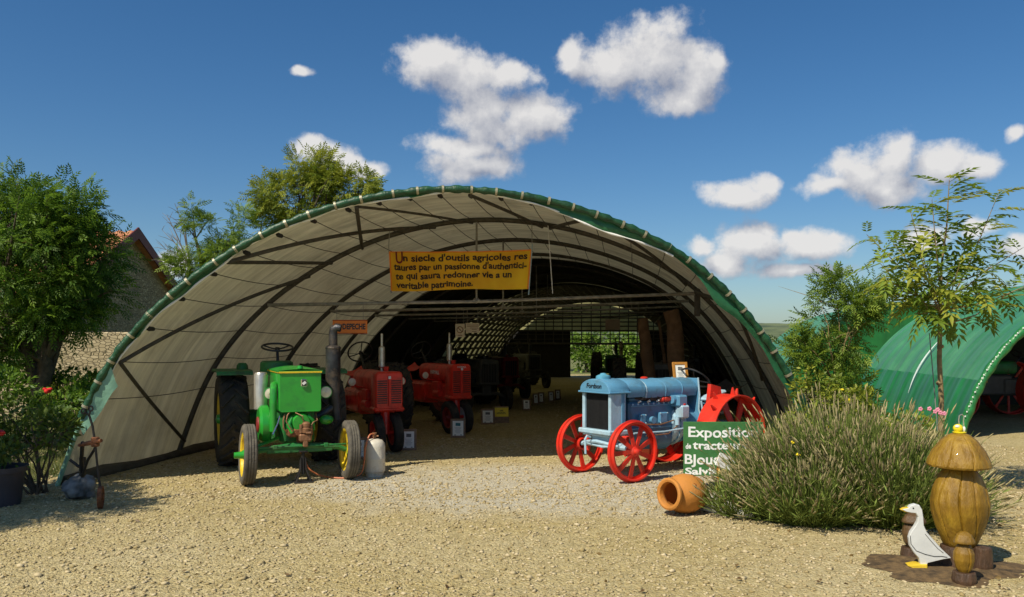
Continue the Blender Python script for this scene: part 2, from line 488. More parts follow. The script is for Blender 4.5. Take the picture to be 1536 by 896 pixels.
def hill(name, y, amp, base, x0, x1, depth, m, seed):
    r = random.Random(seed); ph = [r.uniform(0, 6) for _ in range(6)]
    def fn(u, v):
        x = x0 + (x1 - x0) * u
        h = base + amp * (.5 * math.sin(x * .004 + ph[0]) + .3 * math.sin(x * .011 + ph[1]) + .12 * math.sin(x * .034 + ph[2]) + .06 * math.sin(x * .11 + ph[3]) + .05 * math.sin(x * .27 + ph[4]))
        return (x, y + depth * v, h * math.sin(math.pi / 2 * min(1, v * 1.0)) - 1.0 * (1 - v))
    b = MB(); b.grid(fn, 260, 10)
    return b.build(name, m, kind='structure')
hill('hill', 420, 4.5, 13.0, -520, 760, 160, mat('wooded_hill', (.035, .06, .03), .95, var=.5, scale=.05, col2=(.10, .12, .05), bump=1, bscale=.4), 3)
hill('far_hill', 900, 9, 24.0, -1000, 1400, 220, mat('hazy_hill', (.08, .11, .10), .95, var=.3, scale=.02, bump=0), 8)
# ================================================================== the two barrel-vault sheds
PY0, PK = 10.4, 0.115                    # front plane of the big shed: y = PY0 + PK * x
AX = 0.1496                              # its axis: x moves AX for each metre of y
pp = [(86,731),(100,688),(115.6,644),(144,570),(167,537),(188,510),(216,480),(231,464),(261,434),(290,414),(315,397.5),(364,366.5),(409,342),(443,327),
      (504,306),(560,294),(622,284),(668,281.5),(700,282),(743,286),(780,291),(853,306),(917,328),(984,357),(1018,375),(1066,411),(1109,454),(1132,481),(1155,515),
      (1177,551),(1196,585),(1210,609),(1230,655),(1247,707)]
prof = []
for (x, y) in pp:
    a = (x - CX) / F; Y = PY0 / (1 - PK * a); p = PX(x, y, Y); prof.append((p.x, p.z))
prof[0] = (prof[0][0], 0); prof[-1] = (prof[-1][0], 0)
def resample(q, n):
    q = np.array(q); d = np.r_[0, np.cumsum(np.hypot(*np.diff(q, axis=0).T))]
    t = np.linspace(0, d[-1], n)
    return np.stack([np.interp(t, d, q[:, 0]), np.interp(t, d, q[:, 1])], 1)
PR = resample(prof, 161)
for _ in range(60):
    PR[1:-1] = .25 * PR[:-2] + .5 * PR[1:-1] + .25 * PR[2:]
PR = resample(PR, 161)
ARC = float(np.sum(np.hypot(*np.diff(PR, axis=0).T)))
TN = np.gradient(PR, axis=0); TN /= np.hypot(TN[:, 0], TN[:, 1])[:, None]
NI = np.stack([TN[:, 1], -TN[:, 0]], 1)                       # inward normal
class Vault:
    def __init__(s, ox=0.0, oy=0.0, kz=1.0): s.ox, s.oy, s.kz = ox, oy, kz
    def at(s, t, v, inn=0.0):
        i = max(0.0, min(1.0, t)) * 160; k = min(159, int(i)); f = i - k
        p = PR[k] * (1 - f) + PR[k + 1] * f; n = NI[k] * (1 - f) + NI[k + 1] * f
        x = p[0] + n[0] * inn; z = p[1] + n[1] * inn
        return Vector((x + AX * v + s.ox, PY0 + PK * x + v + s.oy, max(z, -.02) * s.kz))
def t_at(side, z):
    r = range(0, 80) if side < 0 else range(160, 80, -1)
    for k in r:
        if PR[k][1] >= z: return k / 160
V1 = Vault()

TARP_G = mat('green_tarp', (.018, .10, .045), .38, var=.25, scale=2.5, bump=.25, bscale=14, trans=.40, tcol=(.50, .47, .36))
SLEEVE = mat('green_sleeve', (.010, .062, .022), .45, var=.3, scale=10, bump=.5, bscale=24)
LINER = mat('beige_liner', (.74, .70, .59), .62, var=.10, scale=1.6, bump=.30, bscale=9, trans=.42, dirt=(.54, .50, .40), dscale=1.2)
STEEL = mat('galvanised_tube', (.30, .29, .26), .5, .6, var=.3, scale=12, bump=.1)
RIBM = mat('dull_hoop', (.075, .068, .055), .65, .3, var=.3, scale=14, bump=.15)
WIRE = mat('dark_wire', (.04, .035, .03), .7, bump=0)
HEM = mat('white_hem', (.80, .79, .74), .5, var=.06, bump=.2, bscale=30)
CLIP = mat('clip_tape', (.36, .33, .22), .42, .35, var=.2, scale=30, bump=.2)
RUBBER = mat('black_rubber', (.018, .016, .014), .8, var=.3, bump=.2)
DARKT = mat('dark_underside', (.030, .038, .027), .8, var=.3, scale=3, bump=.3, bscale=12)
CLEAR = mat('yellowed_sheet', (.46, .43, .20), .5, var=.2, scale=2.0, bump=.2, bscale=8, trans=.20)
PIPEG = mat('pale_green_flap', (.22, .42, .30), .45, var=.15, scale=5, bump=.3, bscale=16)

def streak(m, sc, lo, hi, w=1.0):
    """streaks round the hoops: crease light painted on the liner, wear on the tarps"""
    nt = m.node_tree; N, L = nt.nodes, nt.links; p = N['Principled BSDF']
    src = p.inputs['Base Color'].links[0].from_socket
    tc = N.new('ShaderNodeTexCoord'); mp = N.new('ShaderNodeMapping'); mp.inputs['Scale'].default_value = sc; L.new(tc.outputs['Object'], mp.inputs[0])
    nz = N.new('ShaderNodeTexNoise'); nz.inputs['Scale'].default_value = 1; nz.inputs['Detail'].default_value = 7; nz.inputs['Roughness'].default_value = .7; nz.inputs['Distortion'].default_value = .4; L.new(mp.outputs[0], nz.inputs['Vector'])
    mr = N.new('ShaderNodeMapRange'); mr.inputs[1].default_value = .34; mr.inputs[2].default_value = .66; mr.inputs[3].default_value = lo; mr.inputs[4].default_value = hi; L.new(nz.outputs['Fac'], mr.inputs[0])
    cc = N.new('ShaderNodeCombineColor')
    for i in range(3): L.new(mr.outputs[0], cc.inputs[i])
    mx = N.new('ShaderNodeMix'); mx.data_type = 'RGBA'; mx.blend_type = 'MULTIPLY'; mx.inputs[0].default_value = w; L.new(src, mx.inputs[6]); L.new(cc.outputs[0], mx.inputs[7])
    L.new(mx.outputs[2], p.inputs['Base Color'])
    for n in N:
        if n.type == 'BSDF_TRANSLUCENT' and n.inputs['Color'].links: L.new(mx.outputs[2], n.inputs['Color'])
streak(LINER, (.35, 7.0, .35), .72, 1.16)  # light through the creases, painted into the lining colour as streaks
LEN = 29.0
shed = thing('barrel_shed', 'large open barrel-vault shed with green sleeved front hoop and pale lining sheltering old tractors', 'shed', tuple(V1.at(.5, 0)[:2]) + (0,))
def into(o, parent=None):
    o.parent = parent or shed
    M = (parent or shed)
    o.matrix_parent_inverse = Matrix.Translation(shed.location).inverted()
    return o
def spart(b, name, m, label=None, smooth=True):
    return into(b.build(name, m, smooth=smooth, label=label))
def sub(b, name, m, par):
    o = b.build(name, m); o.parent = par
    return o
rf = random.Random(3)
RIBS = [0.0, 2.55, 5.1, 7.65, 10.2, 12.75, 15.3] + [17.1 + .99 * i for i in range(13)]
def bulge(v):
    for a, c in zip(RIBS[:-1], RIBS[1:]):
        if a <= v <= c: return math.sin(math.pi * (v - a) / (c - a))
    return 0
def cover_fn(v0, v1, inn, fold):
    def fn(u, w):
        v = v0 + (v1 - v0) * w; t = u
        bl = bulge(v)
        d = (inn + .035 * bl) * min(1.0, .12 + max(0.0, v) / .7)
        d += fold * (.5 * math.sin(v * 21 + 3.2 * math.sin(t * 9 + v * .7) + 8 * t) + .35 * math.sin(v * 47 + 5 * t + 2 * math.sin(t * 23)) + .5 * math.sin(v * 8.3 - 14 * t))
        return V1.at(t, v, -d if fold == 0 else -d)
    return fn
b = MB(); b.grid(cover_fn(0.0, 16.9, .075, .006), 160, 110); spart(b, 'cover', TARP_G, 'green tarpaulin outer cover of the vault')
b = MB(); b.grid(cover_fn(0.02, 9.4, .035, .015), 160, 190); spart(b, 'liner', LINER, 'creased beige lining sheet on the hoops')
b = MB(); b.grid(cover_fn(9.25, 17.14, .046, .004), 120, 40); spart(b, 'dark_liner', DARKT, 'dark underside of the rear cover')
b = MB(); b.grid(cover_fn(16.7, LEN, .060, .004), 120, 60); spart(b, 'yellowed_cover', CLEAR, 'thin yellowed sheet over the rear hoops')
for i, v in enumerate(RIBS[1:]):
    b = MB(); b.tube([V1.at(k / 100, v, .005) for k in range(101)], .04 if v < 17 else .05, 8)
    spart(b, 'hoop', RIBM if v > 1 else STEEL)
for t in (0, 1):
    b = MB(); b.tube([V1.at(t, .05 + LEN * k / 40, 0) + Vector((.03 * (1 if t == 0 else -1), 0, .03 + .015 * math.sin(k * 2.1))) for k in range(41)], [.075 + .02 * math.sin(k * 1.7) for k in range(41)], 8)
    spart(b, 'light_stop_sill', mat('earthy_light_stop', (.09, .075, .05), .95, var=.3, bump=.6, bscale=30))  # sill added along the wall foot to block sun leaking underneath
# purlins of the rear skeleton
for k in range(4, 38):
    t = k / 41
    b = MB(); b.tube([V1.at(t, 16.9, .02), V1.at(t, LEN, .02)], .042, 6); spart(b, 'purlin', RIBM)
# front hoop in its sleeve
sl = MB(); pts = []; rs = []
for k in range(221):
    t = .066 + (.975 - .066) * k / 220
    pts.append(V1.at(t, -.02, 0)); rs.append(.043 + .006 * math.sin(k * 1.9) + .005 * math.sin(k * .73 + 1) + .004 * rf.uniform(-1, 1))
sl.tube(pts, rs, 12); sleeve = spart(sl, 'front_sleeve', SLEEVE, 'glossy green plastic sleeve round the front hoop')
b = MB(); b.tube([V1.at(k / 100, 0.0, 0) for k in range(0, 11)], .027, 10); spart(b, 'hoop_foot', PIPEG, 'bare green tube at the foot of the front hoop')
nb = 36
for k in range(nb):
    t = .075 + (.965 - .075) * (k + rf.uniform(-.12, .12)) / (nb - 1)
    p = V1.at(t, -.02, 0); q = V1.at(t + .0022, -.02, 0); d = (q - p).normalized()
    b = MB(); b.tube([p - d * (.013 + .006 * rf.random()), p + d * .013], .052, 12)
    o = b.build('tape_band', CLIP); o.parent = sleeve
# hem of the lining and the green flap between hem and sleeve
def hem_in(t):
    g = lambda c, w: math.exp(-((t - c) / w) ** 2)
    return .046 + .012 * math.sin(t * 60) + .012 * math.sin(t * 31 + 1) + .10 * g(.63, .05) + .05 * g(.70, .04) + .14 * g(.79, .035) + .09 * g(.92, .07) + .02 * g(.2, .05)
b = MB(); b.tube([V1.at(.10 + .62 * k / 160, .015 + .02 * math.sin(k * .5), hem_in(.10 + .62 * k / 160)) for k in range(161)], [.011 + .004 * math.sin(k * .8) for k in range(161)], 8)
spart(b, 'hem_rope', HEM, 'white hem rope along the front edge of the lining')
b = MB()
def flap(u, w):
    t = .085 + .895 * u
    e = hem_in(t) * w
    return V1.at(t, .0 + .03 * w + .012 * math.sin(w * 6 + t * 40), e + .008 * math.sin(t * 130) * w)
b.grid(flap, 260, 5); spart(b, 'green_flap', mat('flap_tarp', (.02, .12, .05), .42, var=.25, scale=5, bump=.3, bscale=18, trans=.12), 'green tarpaulin edge turned in under the sleeve')
b = MB()                                             # pale flap at the left foot
A_, B_, C_, D_ = V1.at(.120, -.03, .03), V1.at(.062, -.04, -.01), V1.at(.052, -.03, .10), V1.at(.105, .02, .20)
b.grid(lambda u, w: (A_.lerp(B_, u)).lerp(D_.lerp(C_, u), w) + Vector((0, -.02 * math.sin(u * 9) * w, .01 * math.sin(w * 7 + u * 5))), 14, 8)
spart(b, 'pale_flap', PIPEG, 'pale green triangle of tarpaulin hanging at the shed foot')
# longitudinal wires with black knots at the front
WT = [.085, .125, .165, .205, .243, .28, .315, .35, .385, .415, .445, .475, .505, .535, .565, .595, .63, .67, .71, .75, .79, .83, .875, .92]
for t in WT:
    pts = []
    for i in range(4):
        for j in range(8):
            f = j / 8; v = RIBS[i] + (RIBS[i + 1] - RIBS[i]) * f
            pts.append(V1.at(t, max(v, .05), .03 + .02 * math.sin(math.pi * f)) - Vector((0, 0, .03 * math.sin(math.pi * f))))
    b = MB(); b.tube(pts, .0055, 5); spart(b, 'wire', WIRE)
for t in WT[2:20]:
    a = V1.at(t, .06, .05); c = V1.at(t, .22, .055)
    b = MB(); b.tube([a, a.lerp(c, .25), a.lerp(c, .8), c], [.016, .03, .026, .008], 8); spart(b, 'wire_sleeve', RUBBER)
# tie bars with hangers
for i, v in enumerate(RIBS[1:6]):
    zl, zr = 2.22, 2.46
    L_, R_ = V1.at(t_at(-1, zl), v - .05, .03), V1.at(t_at(1, zr), v - .05, .03)
    c_ = L_.lerp(R_, .47) - Vector((0, 0, .035))
    b = MB(); b.tube([L_, c_, R_], .026 if i < 2 else .022, 8); spart(b, 'tie_bar', STEEL)
    top = V1.at(.5, v, .02); top = Vector((c_.x, top.y - .05, top.z + .02))
    b = MB(); b.cyl(top, c_, .016, n=8); b.tube([c_ - Vector((.05, 0, -.03)), c_ - Vector((0, 0, .0)), c_ + Vector((.05, 0, .03))], .034, 8); spart(b, 'hanger', STEEL)
    if i == 0:
        for (ta, sg) in ((t_at(1, zr), -1),):
            q = V1.at(ta, v - .05, .06)
            b = MB(); b.box(q + Vector((0, 0, -.12)), (.09, .06, .44), ch=.01); spart(b, 'tie_bracket', RIBM)
# diagonal braces between the front hoop and the second hoop
for (t0, t1, r) in ((.125, .265, .026), (.125, .02, .024), (.262, .295, .024), (.262, .425, .026), (.395, .335, .026), (.395, .47, .018),
                    (.505, .555, .024), (.63, .565, .026), (.63, .75, .024), (.80, .765, .03), (.80, .905, .026)):
    n = 14; pts = [V1.at(t0 + (t1 - t0) * k / n, .06 + (2.50 - .06) * k / n, .055) for k in range(n + 1)]
    b = MB(); b.tube(pts, r, 8); spart(b, 'brace', RIBM)
# hanging lines at the banner
b = MB(); b.cyl(PX(822, 338, 12.85), PX(829, 441, 12.85), .007, n=6); spart(b, 'hanging_line', mat('white_cord', (.7, .7, .72), .6, bump=0))
# rear gable frame: cross beam and bars
yb = LEN
BLK = mat('black_boarding', (.02, .018, .015), .9, var=.3, bump=.2)
for (xa, xb) in ((-.7, 2.75), (6.1, 8.35)):
    n = int((xb - xa) / .23)
    for k in range(n):
        x = xa + (xb - xa) * (k + .5) / n
        b = MB(); b.box((x, PY0 + PK * (x - AX * yb) + yb + .09 + .03 * (k % 2), 1.10), ((xb - xa) / n + .014, .025, 2.26)); spart(b, 'end_board', BLK)
for (z, r) in ((1.55, .05), (1.78, .02), (1.98, .02), (2.2, .045), (2.4, .03), (2.6, .03), (2.8, .03), (3.0, .03), (3.2, .03), (3.4, .03)):
    b = MB(); b.tube([V1.at(t_at(-1, z), yb, .02), V1.at(t_at(1, z), yb, .02)], r, 8); spart(b, 'gable_bar', RIBM)
b = MB(); ZG = 2.2; ta, tb = t_at(-1, ZG), t_at(1, ZG)
def gab(u, w):
    t = ta + (tb - ta) * u; p = V1.at(t, LEN + .10, .0); a_ = V1.at(ta, LEN + .10, .0).lerp(V1.at(tb, LEN + .10, .0), u)
    return Vector((p.x * w + a_.x * (1 - w), p.y * w + a_.y * (1 - w) + .02 * math.sin(u * 30), p.z * w + a_.z * (1 - w)))
b.grid(gab, 60, 10); spart(b, 'gable_sheet', CLEAR)
for k in range(15):
    t = .25 + .5 * k / 14; p = V1.at(t, yb, .02)
    b = MB(); b.cyl(p, (p.x, p.y, 1.55), .026, n=6); spart(b, 'gable_upright', RIBM)

# ------------------------------------------------------------------ second shed on the right
V2 = Vault(13.12, 4.85, .87)
fo = V2.at(0, 0); print('second shed foot', fo, 'px', CX + F * fo.x / fo.y)
TEAL = mat('teal_tarp', (.052, .225, .095), .36, var=.14, scale=.8, bump=.12, bscale=6, dirt=(.09, .28, .14), dscale=.7)
SKIRT = mat('dark_green_skirt', (.014, .15, .032), .34, var=.2, scale=1.5, bump=.12, bscale=6)
streak(TEAL, (.3, 3.2, .3), .72, 1.2); streak(SKIRT, (.5, 4.0, .3), .7, 1.2)
shed2 = thing('barrel_shed', 'green ribbed barrel-vault shed with dark skirt standing right of the lavender', 'shed', tuple(V2.at(.5, 0)[:2]) + (0,))
def s2(b, name, m, label=None, par=None):
    o = b.build(name, m, label=label)
    o.parent = par or shed2
    if not par: o.matrix_parent_inverse = Matrix.Translation(shed2.location).inverted()
    return o
TS = t_at(-1, 1.12)
def c2(t0, t1, inn):
    def fn(u, w):
        v = -.1 + 7.3 * w; t = t0 + (t1 - t0) * u
        d = inn + .035 * abs(math.sin(math.pi * v / .75)) + .008 * math.sin(v * 9 + 7 * t) + .006 * math.sin(v * 23 + 11 * t)
        return V2.at(t, v, d)
    return fn
b = MB(); b.grid(c2(TS, 1, 0), 90, 120); s2(b, 'cover', TEAL, 'teal green ribbed upper cover')
b = MB(); b.grid(c2(0, TS + .004, -.012), 10, 120); s2(b, 'skirt', SKIRT, 'dark green lower skirt')
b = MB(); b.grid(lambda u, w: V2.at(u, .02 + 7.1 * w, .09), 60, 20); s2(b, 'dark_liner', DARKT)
ed = MB(); ed.tube([V2.at(k / 100, -.1, .03) for k in range(101)], [.075 + .012 * math.sin(k * 1.7) for k in range(101)], 10); edge = s2(ed, 'front_edge', mat('bright_edge', (.02, .17, .04), .35, var=.3, scale=9, bump=.4, bscale=22))
EYE = mat('white_eyelet', (.8, .8, .78), .4, bump=0)
for k in range(30):
    p = V2.at(.035 + .235 * k / 29 + rf.uniform(-.002, .002), -.17, -.03)
    b = MB(); b.ball(p, (.013, .010, .015), 8, 6); s2(b, 'eyelet', EYE, par=edge).matrix_parent_inverse = Matrix.Translation(shed2.location).inverted() if False else Matrix()
for k in range(3):
    v = 1.2 + 2.7 * k
    b = MB(); b.tube([V2.at(j / 50, v, .12) for j in range(51)], .035, 8); s2(b, 'hoop', RIBM)
b = MB(); b.grid(lambda u, w: V2.at(.055 + .13 * u, 3.1 + .16 * u + .10 * w * math.sin(math.pi * u), -.036 - .004 * math.sin(w * 9)), 16, 3); s2(b, 'pale_strip', mat('pale_strip', (.7, .78, .72), .5), 'narrow pale strip on the cover')  # narrow pale strip laid over the cover

# rear wall of the ribbed shed, and one more shed far behind
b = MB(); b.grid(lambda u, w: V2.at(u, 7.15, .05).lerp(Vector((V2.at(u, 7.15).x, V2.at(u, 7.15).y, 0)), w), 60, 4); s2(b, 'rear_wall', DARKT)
V3 = Vault(15.1, 20.2, .87)
shed3 = thing('barrel_shed', 'distant teal barrel-vault shed glimpsed between big shed and bushy tree', 'shed', tuple(V3.at(.5, 0)[:2]) + (0,))
iv = Matrix.Translation(shed3.location).inverted()
b = MB(iv); b.grid(lambda u, w: V3.at(u, 8 * w, .03 * abs(math.sin(w * 30))), 60, 60); b.build('cover', TEAL, shed3)
b = MB(iv); b.grid(lambda u, w: V3.at(u, .0, .05).lerp(Vector((V3.at(u, 0).x, V3.at(u, 0).y, 0)), w), 60, 4); b.build('front_sheet', SKIRT, shed3)
b = MB(iv); b.tube([V3.at(k / 60, -.05, .02) for k in range(61)], .06, 8); b.build('front_edge', SLEEVE, shed3)
# ================================================================== tractors
GREENP = mat('green_paint', (.022, .30, .03), .30, var=.12, scale=3, bump=.06, bscale=30, dirt=(.02, .17, .03), dscale=4, coat=.3)
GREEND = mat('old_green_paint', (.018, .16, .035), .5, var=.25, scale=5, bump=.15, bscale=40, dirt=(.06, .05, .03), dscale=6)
YELLOWP = mat('yellow_paint', (.72, .50, .02), .4, var=.12, bump=.08, dirt=(.40, .26, .03), dscale=7)
REDP = mat('red_paint', (.70, .028, .014), .36, var=.15, scale=4, bump=.08, dirt=(.30, .02, .012), dscale=5, coat=.2)
REDW = mat('red_wheel_paint', (.66, .028, .012), .42, var=.14, scale=5, bump=.12, bscale=40, dirt=(.36, .05, .025), dscale=6)
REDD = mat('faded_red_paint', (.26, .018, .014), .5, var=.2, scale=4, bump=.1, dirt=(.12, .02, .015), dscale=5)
BLUEP = mat('blue_paint', (.10, .28, .44), .42, var=.12, scale=4, bump=.12, bscale=40, dirt=(.08, .16, .21), dscale=4)
BLUEL = mat('pale_blue_paint', (.36, .53, .63), .45, var=.12, scale=5, bump=.12, bscale=40, dirt=(.30, .36, .38), dscale=6)
CAPB = mat('turquoise_paint', (.10, .34, .48), .4, var=.2, scale=8, bump=.1)
TYRE = mat('tyre_rubber', (.028, .025, .021), .85, var=.35, scale=9, bump=.35, bscale=60, dirt=(.085, .07, .05), dscale=6)
TYREG = mat('dusty_tyre', (.10, .088, .068), .9, var=.3, scale=10, bump=.35, bscale=60, dirt=(.17, .15, .11), dscale=7)
IRON = mat('dark_iron', (.035, .032, .03), .6, .5, var=.3, scale=10, bump=.2)
RUST = mat('rusty_iron', (.20, .075, .03), .8, .2, var=.4, scale=18, bump=.4, bscale=70, dirt=(.08, .04, .02), dscale=12)
COPPER = mat('copper_brown', (.26, .13, .065), .55, .4, var=.35, scale=16, bump=.3)
SOOT = mat('sooty_steel', (.055, .056, .062), .45, .7, var=.5, scale=7, bump=.25, dirt=(.16, .12, .085), dscale=5)
SILVER = mat('silver_paint', (.60, .56, .48), .32, .7, var=.15, scale=10, bump=.1)
LENS = mat('lamp_lens', (.72, .66, .50), .22, var=.12, scale=20, bump=.2, bscale=90)
CHROME = mat('chrome', (.75, .75, .74), .15, 1.0, var=.1, bump=.02)
BLACKP = mat('black_paint', (.014, .014, .015), .4, var=.3, bump=.06)
CORE = mat('radiator_core', (.022, .023, .024), .6, .3, var=.5, scale=60, bump=.6, bscale=160)
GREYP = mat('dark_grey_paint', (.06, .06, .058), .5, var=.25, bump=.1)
WHITEP = mat('white_paint', (.78, .77, .73), .45, var=.08, bump=.1)
BLUED = mat('deep_blue_paint', (.06, .17, .29), .45, var=.15, scale=5, bump=.12, dirt=(.09, .12, .15), dscale=6)

def rrect(w, h, r, n=4, top_only=False):
    """rounded rectangle outline centred on x, z from 0..h"""
    pts = []
    for (sx, z, a0) in ((1, h - r, 0), (-1, h - r, 90)):
        for k in range(n + 1):
            a = rad(a0 + 90 * k / n); pts.append((sx * (w / 2 - r) + r * math.cos(a), z + r * math.sin(a)))
    if top_only: pts += [(-w / 2, 0), (w / 2, 0)]
    else:
        for (sx, a0) in ((-1, 180), (1, 270)):
            for k in range(n + 1):
                a = rad(a0 + 90 * k / n); pts.append((sx * (w / 2 - r) + r * math.cos(a), r + r * math.sin(a)))
    return pts
XZ = Matrix(((1, 0, 0, 0), (0, 0, 1, 0), (0, 1, 0, 0), (0, 0, 0, 1)))      # prism xy -> xz, depth along +y
def shell(b, w, h, r, y0, y1, z0, top_only=False, ch=.012, x=0):
    p = rrect(w, h, r, 5, top_only)[::-1]
    b.prism(p, y1 - y0, TR(x, y0, z0) @ XZ, ch)
AXX = RY(rad(90))                                     # lathe axis -> x

def tyred_wheel(parent, c, R, W, rim, mr, mt, side=1, tread='rib', lugs=22, hubm=None, camber=0.0, steer=0.0):
    b = MB(); m = AXX
    b.lathe([(.0, W * .10), (rim * .42, W * .12), (rim * .55, W * .0), (rim * .88, W * .02), (rim * .92, W * .30), (rim * 1.02, W * .40), (rim * 1.02, W * .44), (rim * .9, W * .36), (rim * .84, W * .08), (rim * .84, -W * .08), (rim * .9, -W * .36), (rim * 1.02, -W * .44), (rim * 1.02, -W * .40), (rim * .86, -W * .2), (rim * .5, -W * .06), (0, -W * .04)], 28, m)
    w = b.build('wheel', mr, parent); w.location = c
    w.rotation_euler = (0, camber, steer) if side > 0 else (0, -camber, math.pi + steer)
    b = MB()
    pr = [(rim * .98, -W * .40), (rim * 1.08, -W * .49), (R * .86, -W * .52), (R * .95, -W * .46), (R * .985, -W * .36)]
    if tread == 'rib':
        for z in (-.30, -.10, .10, .30):
            pr += [(R, W * (z - .07)), (R, W * (z + .05)), (R * .975, W * (z + .06)), (R * .975, W * (z + .12))]
    pr += [(R * .985, W * .36), (R * .95, W * .46), (R * .86, W * .52), (rim * 1.08, W * .49), (rim * .98, W * .40)]
    if tread == 'ag': pr = [(q[0] * (.965 if q[0] > R * .9 else 1), q[1]) for q in pr]
    b.lathe(pr, 40, m)
    if tread == 'ag':
        for k in range(lugs):
            for sd in (-1, 1):
                a = 2 * math.pi * (k + (.5 if sd > 0 else 0)) / lugs
                M = RX(a) @ TR(sd * W * .24, 0, R * .965) @ RZ(sd * rad(48)) 
                b.box((0, 0, 0), (W * .62, R * .055, R * .075), ch=.006) if False else b.add([M @ Vector(p) for p in ((-W*.33, -R*.03, -.02), (W*.33, -R*.03, -.02), (W*.33, R*.03, -.02), (-W*.33, R*.03, -.02), (-W*.31, -R*.02, R*.04), (W*.31, -R*.02, R*.022), (W*.31, R*.02, R*.022), (-W*.31, R*.02, R*.04))], [(3, 2, 1, 0), (4, 5, 6, 7), (0, 1, 5, 4), (1, 2, 6, 5), (2, 3, 7, 6), (3, 0, 4, 7)])
    b.build('tyre', mt, w)
    b = MB(); b.lathe([(rim * .34, -W * .1), (rim * .34, W * .16), (rim * .24, W * .30), (rim * .16, W * .52), (0, W * .56)], 16, m)
    for k in range(5):
        a = 2 * math.pi * k / 5; b.cyl((W * .1, rim * .27 * math.cos(a), rim * .27 * math.sin(a)), (W * .28, rim * .27 * math.cos(a), rim * .27 * math.sin(a)), rim * .045, n=6)
    b.build('hub', hubm or mr, w)
    return w

def steel_wheel(parent, c, R, W, ns, m_, side=1, cleats=0, guide=False, rot=0.0, sw=.05):
    b = MB(); t = .014; m = AXX
    pr = [(R, -W / 2), (R, W / 2), (R - t, W / 2), (R - t - .012, W * .42), (R - t, W * .38), (R - t, -W * .38), (R - t - .012, -W * .42), (R - t, -W / 2)]
    b.lathe(pr, 48, m, closed=True)
    b.lathe([(R - t, -.008), (R - t - .035, -.008), (R - t - .035, .008), (R - t, .008)], 48, m)
    if guide: b.lathe([(R, -.012), (R + .022, -.006), (R + .022, .006), (R, .012)], 48, m)
    w = b.build('wheel', m_, parent); w.location = c; w.rotation_euler = (rot, 0, 0 if side > 0 else math.pi)
    hw = .10 if cleats == 0 else .16
    for k in range(ns):
        a = 2 * math.pi * k / ns; M = RX(a)
        o_ = (W * .10) * (1 if k % 2 else -1)
        b = MB(); b.add([M @ Vector(p) for p in ((hw * .35 + .012, -sw * .42, .05), (hw * .35 + .012, sw * .42, .05), (hw * .35 - .012, sw * .42, .05), (hw * .35 - .012, -sw * .42, .05),
              (.012 + o_ * .3, -sw * .62, R - t - .01), (.012 + o_ * .3, sw * .62, R - t - .01), (-.012 + o_ * .3, sw * .62, R - t - .01), (-.012 + o_ * .3, -sw * .62, R - t - .01))],
              [(0, 1, 2, 3), (7, 6, 5, 4), (0, 4, 5, 1), (1, 5, 6, 2), (2, 6, 7, 3), (3, 7, 4, 0)])
        b.build('spoke', m_, w)
    b = MB(); hr = .075 if cleats == 0 else .12
    b.lathe([(hr * .8, -hw * .5), (hr, -hw * .4), (hr, hw * .25), (hr * .8, hw * .5), (hr * .55, hw * .6), (hr * .5, hw * .95), (hr * .28, hw * 1.1), (0, hw * 1.12)], 20, m)
    b.build('hub', m_, w)
    for k in range(cleats):
        a = 2 * math.pi * (k + .3) / cleats; sd = 1 if k % 2 else -1
        M = RX(a) @ TR(sd * W * .20, 0, R)
        b = MB(); b.add([M @ Vector(p) for p in ((-W*.13, -.012, -.01), (W*.13, -.012, -.01), (W*.13, .012, -.01), (-W*.13, .012, -.01), (-W*.03, -.006, .095), (W*.03, -.006, .095), (W*.03, .006, .095), (-W*.03, .006, .095))],
              [(3, 2, 1, 0), (4, 5, 6, 7), (0, 1, 5, 4), (1, 2, 6, 5), (2, 3, 7, 6), (3, 0, 4, 7)])
        b.build('cleat', m_, w)
    return w

def steering_wheel(parent, c, R, tilt, m_, r=.013, spokes=3, col_to=None):
    M = TR(*c) @ RX(tilt)
    b = MB(); b.tube([M @ Vector((R * math.cos(a), R * math.sin(a), 0)) for a in [2 * math.pi * k / 28 for k in range(28)]], r, 8, closed=True)
    for k in range(spokes):
        a = 2 * math.pi * k / spokes + .5
        b.tube([M @ Vector((0, 0, -.03)), M @ Vector((R * .5 * math.cos(a), R * .5 * math.sin(a), -.022)), M @ Vector((R * math.cos(a), R * math.sin(a), 0))], r * .7, 6)
    b.lathe([(0, .0), (.03, -.005), (.035, -.05), (0, -.055)], 12, M)
    o = b.build('steering_wheel', m_, parent)
    if col_to: 
        b = MB(); b.cyl(M @ Vector((0, 0, -.04)), col_to, .018, .022, 10); b.build('steering_column', m_, parent)
    return o

def headlight(parent, c, r, shell_m, M=None):
    m = TR(*c) @ RX(rad(90))                          # lathe z -> -y (forwards)
    b = MB(); b.lathe([(0, -r * .95), (r * .5, -r * .8), (r * .9, -r * .3), (r, .0), (r * 1.05, r * .12), (r * .96, r * .16), (r * .93, r * .05)], 22, m); o = b.build('headlight', shell_m, parent)
    b = MB(); b.lathe([(r * .94, r * .08), (r * .6, r * .2), (.0, r * .26)], 22, m); b.build('lens', LENS, o)
    b = MB(); b.lathe([(r * .22, r * .25), (r * .2, r * .31), (0, r * .33)], 10, m); b.build('bulb_cap', SILVER, o)
    return o

